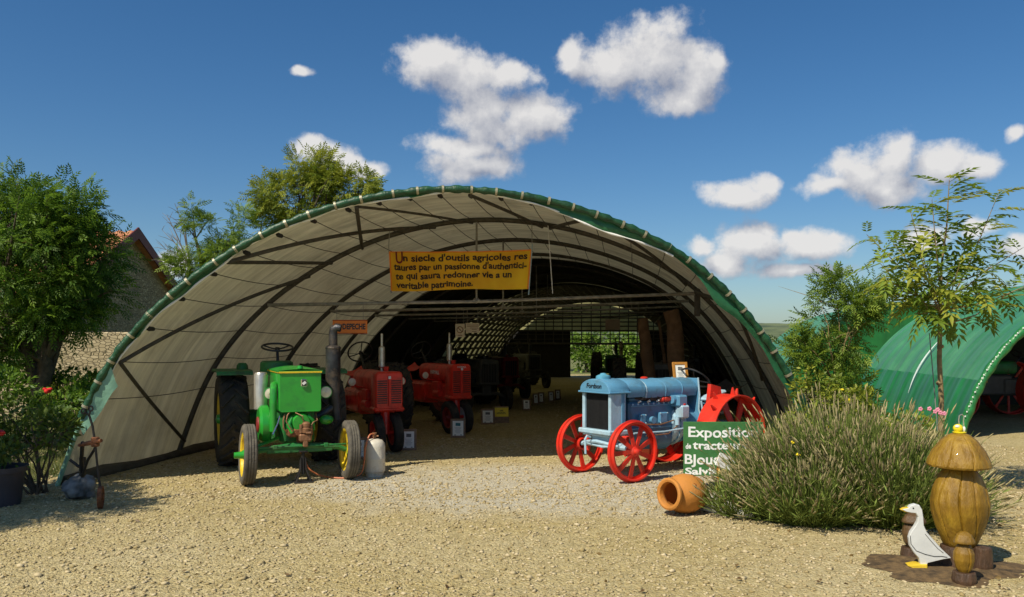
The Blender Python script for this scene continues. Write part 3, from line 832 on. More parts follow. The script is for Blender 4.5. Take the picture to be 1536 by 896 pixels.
# ------------------------------------------------------------------ the green one
def green_tractor():
    T = thing('tractor', 'bright green tractor with yellow front wheels and tall sooty exhaust at the shed mouth', 'tractor', (-2.57, 10.09, 0), rad(23.6))
    for s in (-1, 1):
        tyred_wheel(T, (s * .60, 0, .36), .36, .15, .255, YELLOWP, TYREG, s, 'rib', hubm=GREENP, camber=rad(2))
    wb = 1.72
    for s in (-1, 1):
        tyred_wheel(T, (s * .64, wb, .64), .64, .36, .36, YELLOWP, TYRE, s, 'ag', 20, hubm=GREENP)
    # front axle
    b = MB(); b.tube([(-.56, .0, .36), (-.46, 0, .40), (0, -.01, .44), (.46, 0, .40), (.56, 0, .36)], [.03, .035, .045, .035, .03], 8)
    b.box((0, -.01, .395), (.78, .05, .075), ch=.008); b.build('front_axle', GREEND, T)
    b = MB(); b.tube([(-.62, -.02, .36), (-.76, -.02, .36)], [.05, .035], 12); b.build('axle_end', GREENP, T)
    b = MB(); b.tube([(-.48, .12, .44), (-.2, .22, .52), (-.08, .5, .62)], .022, 8); b.build('radius_rod', GREENP, T)
    b = MB(); b.cyl((-.54, -.09, .44), (.54, -.09, .44), .011, n=8); b.box((-.3, -.09, .44), (.05, .05, .05), ch=.006); b.box((.3, -.09, .44), (.05, .05, .05), ch=.006); b.build('tie_rod', GREEND, T)
    b = MB(); b.cyl((0, 0, .42), (0, 0, .66), .04, n=12); b.box((0, .02, .6), (.3, .2, .1), ch=.02); b.build('pivot', RUST, T)
    # hood
    b = MB(); p = rrect(.50, .50, .035, 4)[::-1]
    b.prism(p, 1.0, TR(0, -.05, .845) @ XZ, .008); hood = b.build('hood', GREENP, T)
    b = MB(); b.grid(lambda u, w: ((u - .5) * .53, -.065 + 1.03 * w, 1.345 + .045 * (1 - (2 * u - 1) ** 2) * (1 - .6 * abs(2 * w - 1) ** 3)), 12, 8)
    b.box((0, .45, 1.338), (.53, 1.03, .014)); b.build('hood_lid', GREENP, hood)
    b = MB(); b.box((0, -.0585, 1.326), (.512, .016, .022), ch=.003); b.box((-.2535, .45, 1.326), (.014, 1.0, .022), ch=.003); b.build('yellow_stripe', YELLOWP, hood)
    b = MB(); b.cyl((0, -.02, 1.37), (0, -.02, 1.405), .035, .028, 14); b.build('filler_cap', GREENP, hood)
    b = MB(); b.box((.04, -.064, 1.195), (.075, .022, .095), ch=.012); em = b.build('badge', CHROME, hood)
    b = MB(); b.box((.04, -.077, 1.195), (.05, .006, .068), ch=.002); b.build('badge_plate', BLACKP, em)
    b = MB(); b.box((.04, -.082, 1.195), (.045, .004, .03), R=RY(rad(-38)), ch=.001); b.build('badge_bar', WHITEP, em)
    b = MB(); b.box((0, -.058, .857), (.44, .012, .016), ch=.003); b.build('hood_lip', GREENP, hood)
    for s in (-1, 1):
        headlight(T, (s * .335, .10, 1.07), .072, GREENP)
        b = MB(); b.tube([(s * .335, .15, 1.06), (s * .3, .2, 1.0), (s * .25, .22, .98)], .012, 6); b.build('lamp_bracket', GREEND, T)
    # engine
    b = MB(); b.lathe([(0, .0), (.13, .0), (.16, .04), (.17, .2), (.16, .6), (0, .6)], 24, TR(0, .02, .68) @ RX(rad(-90))); b.box((0, .75, .68), (.42, 1.2, .5), ch=.05); b.build('engine_block', GREEND, T)
    b = MB(); b.lathe([(0, -.07), (.1, -.07), (.12, -.03), (.14, .03)], 20, TR(.01, -.0, .71) @ RX(rad(-90))); b.tube([(-.1, -.02, .78), (-.14, -.06, .7), (-.1, -.07, .6)], .028, 8); b.tube([(.09, -.02, .8), (.15, -.03, .74), (.17, .02, .62)], .022, 8); b.build('crankcase_cover', GREENP, T)
    b = MB(); b.lathe([(0, 0), (.055, .0), (.06, .05), (.045, .06), (.05, .11), (.03, .13), (0, .135)], 14, TR(.06, -.09, .60)); b.box((.05, -.075, .54), (.15, .11, .10), ch=.02); b.cyl((.0, -.1, .6), (.0, -.1, .70), .022, n=10); b.cyl((.12, -.09, .58), (.12, -.09, .68), .02, n=10); b.box((.05, -.1, .47), (.06, .06, .08), ch=.01); b.cyl((.05, -.13, .60), (.11, -.14, .60), .018, n=8); b.build('injection_pump', COPPER, T)
    for (q, r) in (([(-.12, -.05, .86), (-.17, -.07, .74), (-.1, -.1, .62)], .008), ([(.03, -.1, .73), (.02, -.12, .8), (-.06, -.06, .84)], .007), ([(-.18, -.02, .82), (-.2, -.06, .66), (-.12, -.03, .56)], .009), ([(.12, -.09, .68), (.2, -.06, .74), (.2, .05, .82)], .008)):
        b = MB(); b.tube([Vector(q[0]), Vector(q[0]).lerp(Vector(q[1]), .5) + Vector((-.01, 0, .01)), Vector(q[1]), Vector(q[1]).lerp(Vector(q[2]), .5), Vector(q[2])], r, 6); b.build('fuel_pipe', COPPER, T)
    b = MB(); b.tube([(-.34, -.16, .60), (-.27, -.08, .72), (-.24, -.02, .8)], [.009, .009, .012], 8); b.build('crank_lever', CHROME, T)
    # flywheel guard and belt cover on the right-hand side
    b = MB(); b.lathe([(0, -.06), (.2, -.06), (.235, -.03), (.235, .05), (.2, .08), (0, .08)], 28, TR(-.39, .30, .68) @ AXX); g = b.build('flywheel_guard', GREENP, T)
    b = MB(); b.lathe([(0, -.075), (.09, -.075), (.1, -.062)], 20, TR(-.39, .30, .68) @ AXX); b.build('flywheel_disc', REDD, g)
    b = MB(); b.tube([(-.31, .03, .62), (-.31, .02, .95), (-.305, .03, 1.12), (-.29, .1, 1.17), (-.27, .2, 1.17)], .042, 10); b.build('belt_cover', GREENP, T)
    b = MB(); b.lathe([(0, 0), (.085, 0), (.085, .42), (.07, .45), (0, .46)], 18, TR(-.40, .45, .86)); b.build('air_filter', SILVER, T)
    # exhaust on the left-hand side
    b = MB(); b.tube([(.52, .32, .70), (.50, .33, .85), (.48, .33, 1.0), (.47, .33, 1.22), (.47, .33, 1.60)], [.06, .066, .075, .094, .094], 20); b.lathe([(.094, 0), (.10, .01), (.094, .03), (.06, .05)], 20, TR(.47, .33, 1.60)); ex = b.build('exhaust', SOOT, T)
    b = MB(); b.tube([(.47, .33, 1.63), (.47, .33, 1.80), (.475, .32, 1.85), (.51, .30, 1.875), (.56, .28, 1.865)], [.057, .055, .055, .052, .05], 16); b.build('exhaust_elbow', SOOT, ex)
    b = MB(); b.tube([(.49, .33, .88), (.3, .33, .76), (.15, .3, .74)], .055, 14); b.build('exhaust_pipe', SOOT, ex)
    b = MB(); b.ball((.36, .20, .72), (.09, .05, .06), 14, 8); b.build('side_cover', GREENP, T)
    # transmission, deck, fenders, seat, wheel
    b = MB(); b.box((0, 1.35, .62), (.44, .9, .5), ch=.04); b.cyl((-.5, wb, .64), (.5, wb, .64), .12, n=18); b.build('gearbox', GREEND, T)
    b = MB(); b.box((0, 1.35, .95), (.46, .7, .36), ch=.05); b.lathe([(0, .02), (.18, .02), (.21, .0), (.22, -.16), (0, -.16)], 24, TR(-.12, 1.1, 1.42)); b.build('fuel_tank', GREEND, T)
    for s in (-1, 1):
        b = MB()
        pth = [(-.44, 1.27), (-.42, 1.30), (-.3, 1.315), (.35, 1.315), (.5, 1.28)]
        vs = []; fs = []
        for (y, z) in pth:
            for (x, dz) in ((s * .40, 0), (s * .86, 0), (s * .86, -.02), (s * .40, -.02)): vs.append((x, wb + y, z + dz))
        for i in range(len(pth) - 1):
            for k in range(4): fs.append((i * 4 + k, i * 4 + (k + 1) % 4, i * 4 + 4 + (k + 1) % 4, i * 4 + 4 + k) if s > 0 else (i * 4 + 4 + k, i * 4 + 4 + (k + 1) % 4, i * 4 + (k + 1) % 4, i * 4 + k))
        fs += [(0, 1, 2, 3), (16, 19, 18, 17)]
        b.add(vs, fs); b.build('fender', GREEND, T)
    b = MB(); b.lathe([(0, .09), (.05, .085), (.075, .05), (.08, 0), (0, 0)], 16, TR(-.50, wb - .05, 1.316)); b.build('tail_lamp', GREEND, T)
    steering_wheel(T, (-.10, 1.18, 1.62), .20, rad(14), BLACKP, .014, 3, (-.10, 1.1, 1.30))
    b = MB(); b.grid(lambda u, w: ((u - .5) * .42, 1.75 + .36 * w, 1.12 + .10 * (2 * abs(u - .5)) ** 2 + .18 * max(0, w - .55)), 8, 8); b.tube([(0, 1.92, 1.11), (0, 1.95, .85)], .03, 8); b.build('seat', GREEND, T)
    # jack stand and hose belong on their own
    return T
TG = green_tractor()
Mg = Matrix.Translation(TG.location) @ RZ(rad(23.6))
b = MB(Mg @ TR(.03, -.06, 0))
for (x, y) in ((-.09, -.06), (.09, -.06), (-.09, .08), (.09, .08)): b.tube([(x, y, 0.0), (x * .35, y * .35, .16), (x * .3, y * .3, .30)], [.012, .011, .010], 6)
b.cyl((0, 0, .10), (0, 0, .375), .022, n=10); b.box((0, 0, .372), (.10, .08, .016), ch=.003); b.box((0, .0, .008), (.24, .2, .014), ch=.003)
b.build('jack_stand', IRON, label='small black iron jack stand propped under the green tractor axle', cat='jack')

# ------------------------------------------------------------------ row-crop tractors inside the shed
def row_tractor(label, loc, rz, paint, wheelp, badge=None, narrow=True, muffler=SILVER, lamp=True, white_rim=False, gw=.43, gh=.60, slats=True, group=None, fend=False):
    T = thing('tractor', label, 'tractor', loc, rz, group)
    wb = 2.15
    if narrow:
        for s in (-1, 1): tyred_wheel(T, (s * .14, 0, .30), .30, .14, .19, WHITEP if (white_rim and s > 0) else wheelp, TYRE, s, 'rib', camber=rad(-4))
        b = MB(); b.cyl((-.13, 0, .30), (.13, 0, .30), .03, n=10); b.tube([(0, 0, .28), (0, .02, .5), (0, .06, .68)], [.06, .07, .09], 12); b.build('front_pedestal', paint, T)
    else:
        for s in (-1, 1): tyred_wheel(T, (s * .52, 0, .30), .30, .15, .19, wheelp, TYRE, s, 'rib')
        b = MB(); b.tube([(-.5, 0, .30), (-.3, 0, .42), (.3, 0, .42), (.5, 0, .30)], .04, 10); b.box((0, .1, .52), (.24, .3, .3), ch=.03); b.build('front_axle', paint, T)
    for s in (-1, 1): tyred_wheel(T, (s * .78, wb, .66), .66, .30, .42, wheelp, TYRE, s, 'ag', 20)
    z0 = .64
    b = MB(); shell(b, gw, gh, .07, -.20, .10, z0, ch=.03); b.box((0, -.06, z0 + .03), (gw + .05, .30, .07), ch=.025); gr = b.build('grille', paint, T)
    if slats:
        n = 11
        for k in range(n):
            z = z0 + .13 + (gh - .27) * k / (n - 1)
            for s in (-1, 1):
                b = MB(); b.box((s * (gw * .25), -.203, z), (gw * .36, .012, .016), ch=.002); b.build('slot', BLACKP, gr)
        b = MB(); b.box((0, -.21, z0 + gh * .5), (.035, .024, gh * .72), ch=.006); b.build('centre_strip', paint, gr)
        b = MB(); b.box((0, -.216, z0 + gh - .09), (.04, .014, .045), ch=.004); b.build('emblem', WHITEP, gr)
    else:
        b = MB(); b.box((0, -.205, z0 + gh * .46), (gw * .8, .014, gh * .7), ch=.003); co = b.build('radiator_mesh', CORE, gr)
        for k in range(6):
            b = MB(); b.box(((k - 2.5) * gw * .14, -.214, z0 + gh * .46), (.01, .012, gh * .7), ch=.002); b.build('bar', paint, gr)
    b = MB(); shell(b, gw * .96, .34, .12, .09, 1.30, z0 + gh - .35, ch=.02); hd = b.build('hood', paint, T)
    if badge:
        for s in (-1, 1):
            text(badge, .105, WHITEP, hd, TR(s * (gw * .48 + .002), .55, z0 + gh - .17) @ (RZ(rad(90 * s)) @ RX(rad(90))), 'badge', sx=.9)
        text(badge, .05, WHITEP, gr, TR(0, -.203, z0 + gh - .055) @ RX(rad(90)), 'badge', sx=.9)
    b = MB(); b.box((0, .62, .74), (.30, 1.1, .36), ch=.04); b.box((.17, .55, .88), (.08, .7, .10), ch=.02); b.box((-.17, .5, .86), (.1, .3, .18), ch=.02); b.cyl((-.2, .3, .72), (-.2, .55, .72), .06, n=12); b.build('engine_block', paint, T)
    b = MB(); b.box((0, 1.6, .70), (.34, 1.1, .40), ch=.05); b.cyl((-.72, wb, .66), (.72, wb, .66), .09, n=16); b.build('gearbox', paint, T)
    if muffler:
        x = .05; b = MB(); b.tube([(x, .42, z0 + gh - .03), (x, .42, z0 + gh + .05)], .024, 10); b.tube([(x, .42, z0 + gh + .04), (x, .42, z0 + gh + .06), (x, .42, z0 + gh + .36), (x, .42, z0 + gh + .38)], [.03, .05, .05, .026], 16); b.tube([(x, .42, z0 + gh + .36), (x, .42, z0 + gh + .58)], .02, 10); b.build('exhaust', muffler, T)
    if lamp:
        for s in (-1, 1):
            headlight(T, (s * .40, .52, 1.06), .065, paint)
            b = MB(); b.tube([(s * .40, .58, 1.04), (s * .3, .62, .98), (s * .12, .62, .96)], .014, 6); b.build('lamp_bracket', paint, T)
    b = MB(); b.tube([(.1, .35, z0 + gh - .02), (.1, .35, z0 + gh + .06)], [.035, .045], 12); b.build('filler_cap', paint, T)
    steering_wheel(T, (0, 1.62, 1.52), .21, rad(-52), BLACKP, .013, 3, (0, 1.2, 1.12))
    b = MB(); b.grid(lambda u, w: ((u - .5) * .44, 2.1 + .36 * w, 1.08 + .10 * (2 * abs(u - .5)) ** 2 + .18 * max(0, w - .55)), 8, 8); b.tube([(0, 2.25, 1.08), (0, 2.1, .85)], .03, 8); b.build('seat', paint, T)
    for s in (-1, 1) if fend else ():
        b = MB(); n = 12; vs = []; fs = []
        for k in range(n + 1):
            a = rad(20 + 120 * k / n)
            for (x, rr_) in ((s * .60, .74), (s * .95, .74), (s * .95, .725), (s * .60, .725)): vs.append((x, wb + .0 + rr_ * math.cos(a), .66 + rr_ * math.sin(a)))
        for i in range(n):
            for k in range(4): fs.append((i * 4 + k, i * 4 + (k + 1) % 4, i * 4 + 4 + (k + 1) % 4, i * 4 + 4 + k))
        b.add(vs, fs); b.build('fender', paint, T)
    return T
row_tractor('red tractor with slotted grille and silver muffler standing next to the bright green tractor', (-1.93, 12.75, 0), rad(24), REDP, REDP, None, gw=.43, gh=.60)
row_tractor('darker red tractor with white lettering on its bonnet and one white front rim', (-1.02, 15.4, 0), rad(30), REDP, REDD, 'FARMALL', white_rim=True, gw=.40, gh=.64)
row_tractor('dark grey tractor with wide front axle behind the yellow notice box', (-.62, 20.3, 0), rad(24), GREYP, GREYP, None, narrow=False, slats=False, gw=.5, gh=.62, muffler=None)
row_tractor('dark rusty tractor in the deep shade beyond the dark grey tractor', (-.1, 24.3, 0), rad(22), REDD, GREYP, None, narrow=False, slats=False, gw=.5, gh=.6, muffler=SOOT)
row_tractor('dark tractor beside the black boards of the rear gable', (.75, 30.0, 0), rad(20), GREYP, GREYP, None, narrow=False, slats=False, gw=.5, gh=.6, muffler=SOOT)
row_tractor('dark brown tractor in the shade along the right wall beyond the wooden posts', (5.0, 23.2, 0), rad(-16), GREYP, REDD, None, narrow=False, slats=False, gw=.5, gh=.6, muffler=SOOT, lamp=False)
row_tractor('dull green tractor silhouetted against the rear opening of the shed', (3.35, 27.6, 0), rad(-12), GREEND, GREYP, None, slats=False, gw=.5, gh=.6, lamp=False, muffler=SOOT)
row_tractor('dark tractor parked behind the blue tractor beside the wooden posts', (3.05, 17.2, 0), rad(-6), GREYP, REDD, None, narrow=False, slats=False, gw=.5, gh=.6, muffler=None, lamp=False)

# ------------------------------------------------------------------ the blue one
def blue_tractor():
    T = thing('tractor', 'pale blue antique tractor with red spoked steel wheels beside the green painted board', 'tractor', (1.17, 10.42, 0), rad(-55))
    for s in (-1, 1): steel_wheel(T, (s * .49, 0, .377), .355, .115, 9, REDW, s, 0, True, rad(12))
    wb = 1.62
    for s in (-1, 1): steel_wheel(T, (s * .62, wb, .505), .505, .30, 8, REDW, s, 16, rot=rad(20), sw=.085)
    # front axle, bolster
    b = MB(); b.tube([(-.46, 0, .377), (-.38, 0, .40), (.38, 0, .40), (.46, 0, .377)], [.028, .035, .035, .028], 8); b.box((0, 0, .415), (.62, .07, .07), ch=.012); b.build('front_axle', BLUEL, T)
    b = MB(); b.box((0, .0, .50), (.34, .2, .14), ch=.03); b.tube([(-.25, -.1, .43), (0, -.15, .46), (.25, -.1, .43)], .022, 8); b.tube([(.3, -.06, .42), (.1, -.14, .40), (-.3, -.1, .42)], .016, 8); b.build('bolster', BLUEL, T)
    b = MB(); b.tube([(-.1, -.16, .50), (-.1, -.22, .52), (-.1, -.25, .48), (-.1, -.24, .30)], .014, 8); b.build('starting_handle', BLUEL, T)
    b = MB(); b.cyl((-.4, .16, .37), (.4, .16, .37), .012, n=8); b.tube([(-.05, .1, .36), (0, .7, .38), (0, 1.2, .5)], .018, 8); b.build('track_rod', REDW, T)
    for s in (-1, 1):
        b = MB(); b.cyl((s * .36, .02, .30), (s * .36, .02, .52), .03, n=12); b.box((s * .36, .02, .53), (.09, .09, .03), ch=.008); b.build('kingpin', REDW, T)
    # radiator
    b = MB(); b.box((0, -.03, .58), (.60, .34, .06), ch=.012); b.box((0, -.03, .545), (.50, .28, .04), ch=.012); rd = b.build('radiator', BLUEL, T)
    for s in (-1, 1):
        b = MB(); b.box((s * .245, -.03, .83), (.05, .26, .46), ch=.012); b.build('side_column', BLUEL, rd)
        b = MB(); b.box((s * .262, .045, .83), (.03, .06, .46), ch=.01); b.build('side_rib', BLUEP, rd)
    b = MB(); b.box((0, -.04, .83), (.45, .16, .46)); core = b.build('core', CORE, rd)
    for k in range(21):
        b = MB(); b.box((-.215 + .0215 * k, -.122, .83), (.006, .012, .455)); b.build('fin', BLACKP, core)
    b = MB(); p = []
    for k in range(15):
        a = math.pi * k / 14; p.append((.285 * math.cos(a), .16 * math.sin(a) ** .8))
    b.prism(p[::-1], .34, TR(0, -.19, 1.075) @ XZ, .02); b.box((0, -.02, 1.068), (.60, .36, .022), ch=.006); top = b.build('radiator_tank', BLUEP, T)
    text('Fordson', .085, BLACKP, top, TR(0.0, -.195, 1.145) @ RX(rad(90)), 'lettering', shear=.15, off=.001)
    b = MB(); b.lathe([(.085, 0), (.095, .01), (.09, .05), (.06, .065), (.045, .068), (.03, .085), (0, .09)], 18, TR(0, -.04, 1.215)); b.build('filler_cap', CAPB, top)
    # hood / tank
    def hoodshape(w, h, n=14):
        q = []
        for k in range(n + 1):
            a = math.pi * k / n; q.append((w / 2 * math.cos(a), h * .35 + h * .65 * max(0.0, math.sin(a)) ** .75))
        return q + [(-w / 2 * .92, 0), (w / 2 * .92, 0)]
    b = MB(); b.prism(hoodshape(.52, .23)[::-1], .30, TR(0, .15, 1.0) @ XZ, .01); b.build('front_cowl', BLUEP, T)
    b = MB(); b.prism(hoodshape(.50, .23)[::-1], .95, TR(0, .45, .985) @ XZ, .02); tk = b.build('fuel_tank', BLUEP, T)
    for y in (.455, .80, 1.10):
        b = MB(); b.prism([(x * 1.03, z * 1.03) for x, z in hoodshape(.50, .23)][::-1], .022, TR(0, y, .983) @ XZ, .004); b.build('tank_band', BLUEL if y < .5 else BLUEP, tk)
    b = MB(); b.lathe([(.045, 0), (.05, .02), (.03, .03), (0, .032)], 14, TR(.0, .66, 1.21)); b.build('tank_cap', REDW, tk)
    # dash plate
    b = MB(); P = [(.24, 1.21), (.26, 1.0), (.25, .8), (.33, .62), (.36, .45), (-.36, .45), (-.33, .62), (-.25, .8), (-.26, 1.0), (-.24, 1.21)]
    b.prism(P, .03, TR(0, 1.40, 0) @ XZ, .005); b.build('dash_plate', BLUEP, T)
    b = MB(); b.tube([(.25, 1.40, 1.22), (.275, 1.40, 1.0), (.262, 1.40, .8), (.34, 1.40, .62), (.37, 1.40, .45)], .012, 8); b.build('dash_edge', BLUEL, T)
    # engine
    b = MB(); b.box((0, .66, .74), (.38, .86, .40), ch=.03); b.box((0, .66, .965), (.34, .82, .05), ch=.015); b.cyl((0, .14, .9), (0, .26, .9), .11, n=18); eng = b.build('engine_block', BLUED, T)
    for k in range(9):
        b = MB(); b.lathe([(.014, 0), (.014, .01), (.007, .014), (0, .016)], 8, TR(.188, .28 + .09 * k, .905) @ AXX); b.build('bolt', BLUEL, eng)
    b = MB(); b.box((.197, .66, .885), (.016, .84, .016), ch=.003); b.box((.195, .66, .60), (.014, .8, .02), ch=.003); b.build('block_rib', BLUEP, eng)
    b = MB(); b.tube([(.14, .34, .985), (.17, .6, .97), (.18, .95, .95)], .034, 10); b.build('manifold', BLACKP, T)
    b = MB(); b.box((.2, .86, .96), (.10, .14, .07), ch=.02); b.ball((.2, .78, .955), (.05, .04, .04), 12, 8); b.build('red_manifold', REDW, T)
    b = MB(); b.box((.255, 1.03, .93), (.17, .17, .15), ch=.02); b.cyl((.25, .90, .95), (.25, .98, .95), .055, n=16); b.build('air_washer', BLUEP, T)
    b = MB(); b.box((.30, 1.05, .79), (.13, .15, .17), ch=.02); b.cyl((.28, .98, .72), (.28, .98, .62), .03, n=10); b.build('carburettor', BLUEL, T)
    b = MB(); b.lathe([(.03, 0), (.03, .02), (0, .022)], 12, TR(.32, 1.05, .876)); b.build('carburettor_cap', REDW, T)
    b = MB(); b.lathe([(0, -.11), (.25, -.11), (.27, -.08), (.27, -.03), (.29, -.03), (.29, .03), (.27, .03), (.25, .10), (.20, .18), (0, .18)], 32, TR(0, 1.08, .62) @ RX(rad(-90))); b.build('flywheel_housing', BLUEL, T)
    for k in range(10):
        a = rad(-80 + 16 * k + 10); b = MB(); b.cyl((.278 * math.cos(a), 1.04, .62 + .278 * math.sin(a)), (.278 * math.cos(a), 1.12, .62 + .278 * math.sin(a)), .011, n=6); b.build('flange_bolt', BLUEP, T)
    b = MB(); b.tube([(0, .25, .55), (0, .55, .50), (0, .98, .48)], [.15, .19, .2], 16); b.build('sump', BLUED, T)
    b = MB(); b.tube([(0, 1.2, .60), (0, 1.4, .62), (0, 1.75, .60), (0, 1.9, .58)], [.25, .24, .26, .16], 20); b.cyl((-.56, wb, .56), (.56, wb, .56), .11, n=18); b.build('gearbox', BLUEP, T)
    b = MB(); b.tube([(.30, .2, .56), (.33, .7, .555), (.35, 1.4, .60)], .012, 8); b.build('side_rod', BLUEL, T)
    b = MB(); b.tube([(.34, 1.36, .92), (.36, 1.38, .72), (.37, 1.4, .50)], .014, 8); b.build('brace_rod', BLUEL, T)
    for k in range(4):
        y = .38 + .16 * k
        b = MB(); b.cyl((.19, y, .93), (.23, y, .95), .013, n=8); b.build('spark_plug', WHITEP, T)
        b = MB(); b.tube([(.23, y, .95), (.25, y + .02, .98), (.22, .5 + .07 * k, 1.0)], .005, 5); b.build('plug_lead', BLACKP, T)
    b = MB(); b.tube([(.2, .3, .70), (.26, .34, .66), (.26, .7, .64), (.24, .96, .68)], .009, 6); b.tube([(.28, 1.0, .62), (.3, .8, .52), (.2, .5, .5)], .008, 6); b.build('fuel_pipe', COPPER, T)
    b = MB(); b.box((.215, .42, .72), (.05, .10, .12), ch=.012); b.box((.215, .78, .72), (.05, .14, .14), ch=.012); b.cyl((.2, .6, .70), (.245, .6, .70), .045, n=14); b.build('inspection_cover', BLUEP, T)
    for (y, z) in ((.38, .67), (.38, .77), (.46, .67), (.46, .77), (.72, .66), (.72, .78), (.84, .66), (.84, .78)):
        b = MB(); b.cyl((.238, y, z), (.248, y, z), .009, n=6); b.build('bolt', BLUEL, T)
    b = MB(); b.tube([(.12, 1.5, .8), (.14, 1.52, 1.0), (.16, 1.5, 1.12)], .009, 6); b.ball((.16, 1.5, 1.13), .02, 8, 6); b.build('gear_lever', BLACKP, T)
    # driver's end
    steering_wheel(T, (0, 1.62, 1.20), .21, rad(-38), BLACKP, .014, 4, (0, 1.40, .98))
    b = MB(); b.grid(lambda u, w: ((u - .5) * .46, 2.12 + .40 * w, .98 + .10 * (2 * abs(u - .5)) ** 2 + .16 * max(0, w - .5)), 8, 8); b.tube([(0, 2.3, .98), (0, 2.2, .7), (0, 1.85, .62)], .028, 8); b.build('seat', IRON, T)
    b = MB(); b.box((.30, 1.62, .98), (.16, .42, .05), R=RX(rad(14)), ch=.02); b.tube([(.3, 1.5, .93), (.3, 1.5, .7), (.2, 1.5, .6)], .02, 8); b.build('footboard', BLUEL, T)
    for s in (-1, 1):
        b = MB(); b.add([(s * .40, 1.42, 1.14), (s * .40, 1.36, .72), (s * .40, 1.66, .80), (s * .40, 1.60, 1.10), (s * .46, 1.42, 1.14), (s * .46, 1.36, .72), (s * .46, 1.66, .80), (s * .46, 1.60, 1.10)], [(0, 1, 2, 3), (7, 6, 5, 4), (0, 4, 5, 1), (1, 5, 6, 2), (2, 6, 7, 3), (3, 7, 4, 0)]); b.build('wing_plate', REDW, T)
    return T
TB = blue_tractor()
Mb = Matrix.Translation(TB.location) @ RZ(rad(-55))

# tractor under the right-hand shed
def red_wheel_tractor():
    T = thing('tractor', 'dark green tractor with red spoked wheels and white lettering under the right-hand shed', 'tractor', (9.75, 18.7, 0), rad(-86))
    for s in (-1, 1): steel_wheel(T, (s * .5, 0, .42), .42, .12, 10, REDW, s, 0, True)
    for s in (-1, 1): steel_wheel(T, (s * .62, 1.9, .62), .62, .28, 10, REDW, s, 0)
    b = MB(); b.tube([(-.48, 0, .42), (0, 0, .46), (.48, 0, .42)], .035, 8); b.build('front_axle', GREEND, T)
    b = MB(); shell(b, .5, .58, .08, -.1, .1, .66, ch=.02); rd = b.build('radiator', GREEND, T)
    b = MB(); b.box((0, -.105, .9), (.4, .012, .4)); b.build('core', CORE, rd)
    b = MB(); shell(b, .48, .30, .1, .1, 1.5, .96, ch=.02); hd = b.build('hood', GREEND, T)
    text('FORDSON', .12, WHITEP, hd, TR(.243, .55, 1.08) @ RZ(rad(90)) @ RX(rad(90)), 'lettering', sx=.95)
    b = MB(); b.box((.25, .75, .84), (.05, .07, .12), ch=.01); b.build('plate', YELLOWP, T)
    b = MB(); b.box((0, .8, .72), (.34, 1.3, .46), ch=.04); b.cyl((-.6, 1.9, .62), (.6, 1.9, .62), .1, n=16); b.box((0, 1.6, .68), (.4, .8, .4), ch=.05); b.build('engine_block', GREYP, T)
    steering_wheel(T, (0, 1.75, 1.35), .21, rad(-40), BLACKP, .013, 4, (0, 1.45, 1.05))
    b = MB(); b.grid(lambda u, w: ((u - .5) * .44, 2.2 + .36 * w, 1.0 + .10 * (2 * abs(u - .5)) ** 2 + .18 * max(0, w - .55)), 8, 8); b.tube([(0, 2.35, 1.0), (0, 2.1, .7)], .03, 8); b.build('seat', GREEND, T)
red_wheel_tractor()
# ================================================================== signs, banner, notices
CLOTH_Y = mat('banner_cloth', (.86, .42, .012), .7, var=.10, scale=1.6, col2=(.88, .60, .02), bump=.3, bscale=10, trans=.35)
CLOTH_O = mat('banner_edge', (.78, .22, .01), .7, var=.1, bump=.2)
INK = mat('dark_brown_ink', (.035, .016, .008), .8, bump=0)
INKR = mat('dark_red_ink', (.16, .01, .012), .8, bump=0)
PAPER = mat('white_paper', (.86, .84, .76), .6, var=.05, bump=.05)
PRINT = mat('grey_print', (.16, .16, .15), .7, bump=0)
PRINTT = mat('teal_print', (.05, .20, .22), .7, bump=0)
OAK = mat('brown_frame_wood', (.22, .135, .075), .6, var=.25, scale=20, bump=.2, bscale=60)
PINE = mat('orange_frame_wood', (.46, .20, .03), .5, var=.15, scale=20, bump=.15)
POSTW = mat('old_post_wood', (.17, .095, .05), .85, var=.35, scale=8, bump=.6, bscale=30, dirt=(.10, .06, .035), dscale=4)
CORD = mat('grey_cord', (.25, .24, .22), .8, bump=0)

def fit_text(body, x0, x1, zc, h, m, parent, M, **kw):
    """lettering squeezed into x0..x1 with cap height near h (panel frame: x right, y up)"""
    o = text(body, h * 1.38, m, parent, Matrix(), **kw)
    xs = [v.co.x for v in o.data.vertices]; a, c = min(xs), max(xs)
    for v in o.data.vertices:
        v.co = M @ Vector((x0 + (v.co.x - a) / (c - a) * (x1 - x0), zc + v.co.y, v.co.z))
    return o

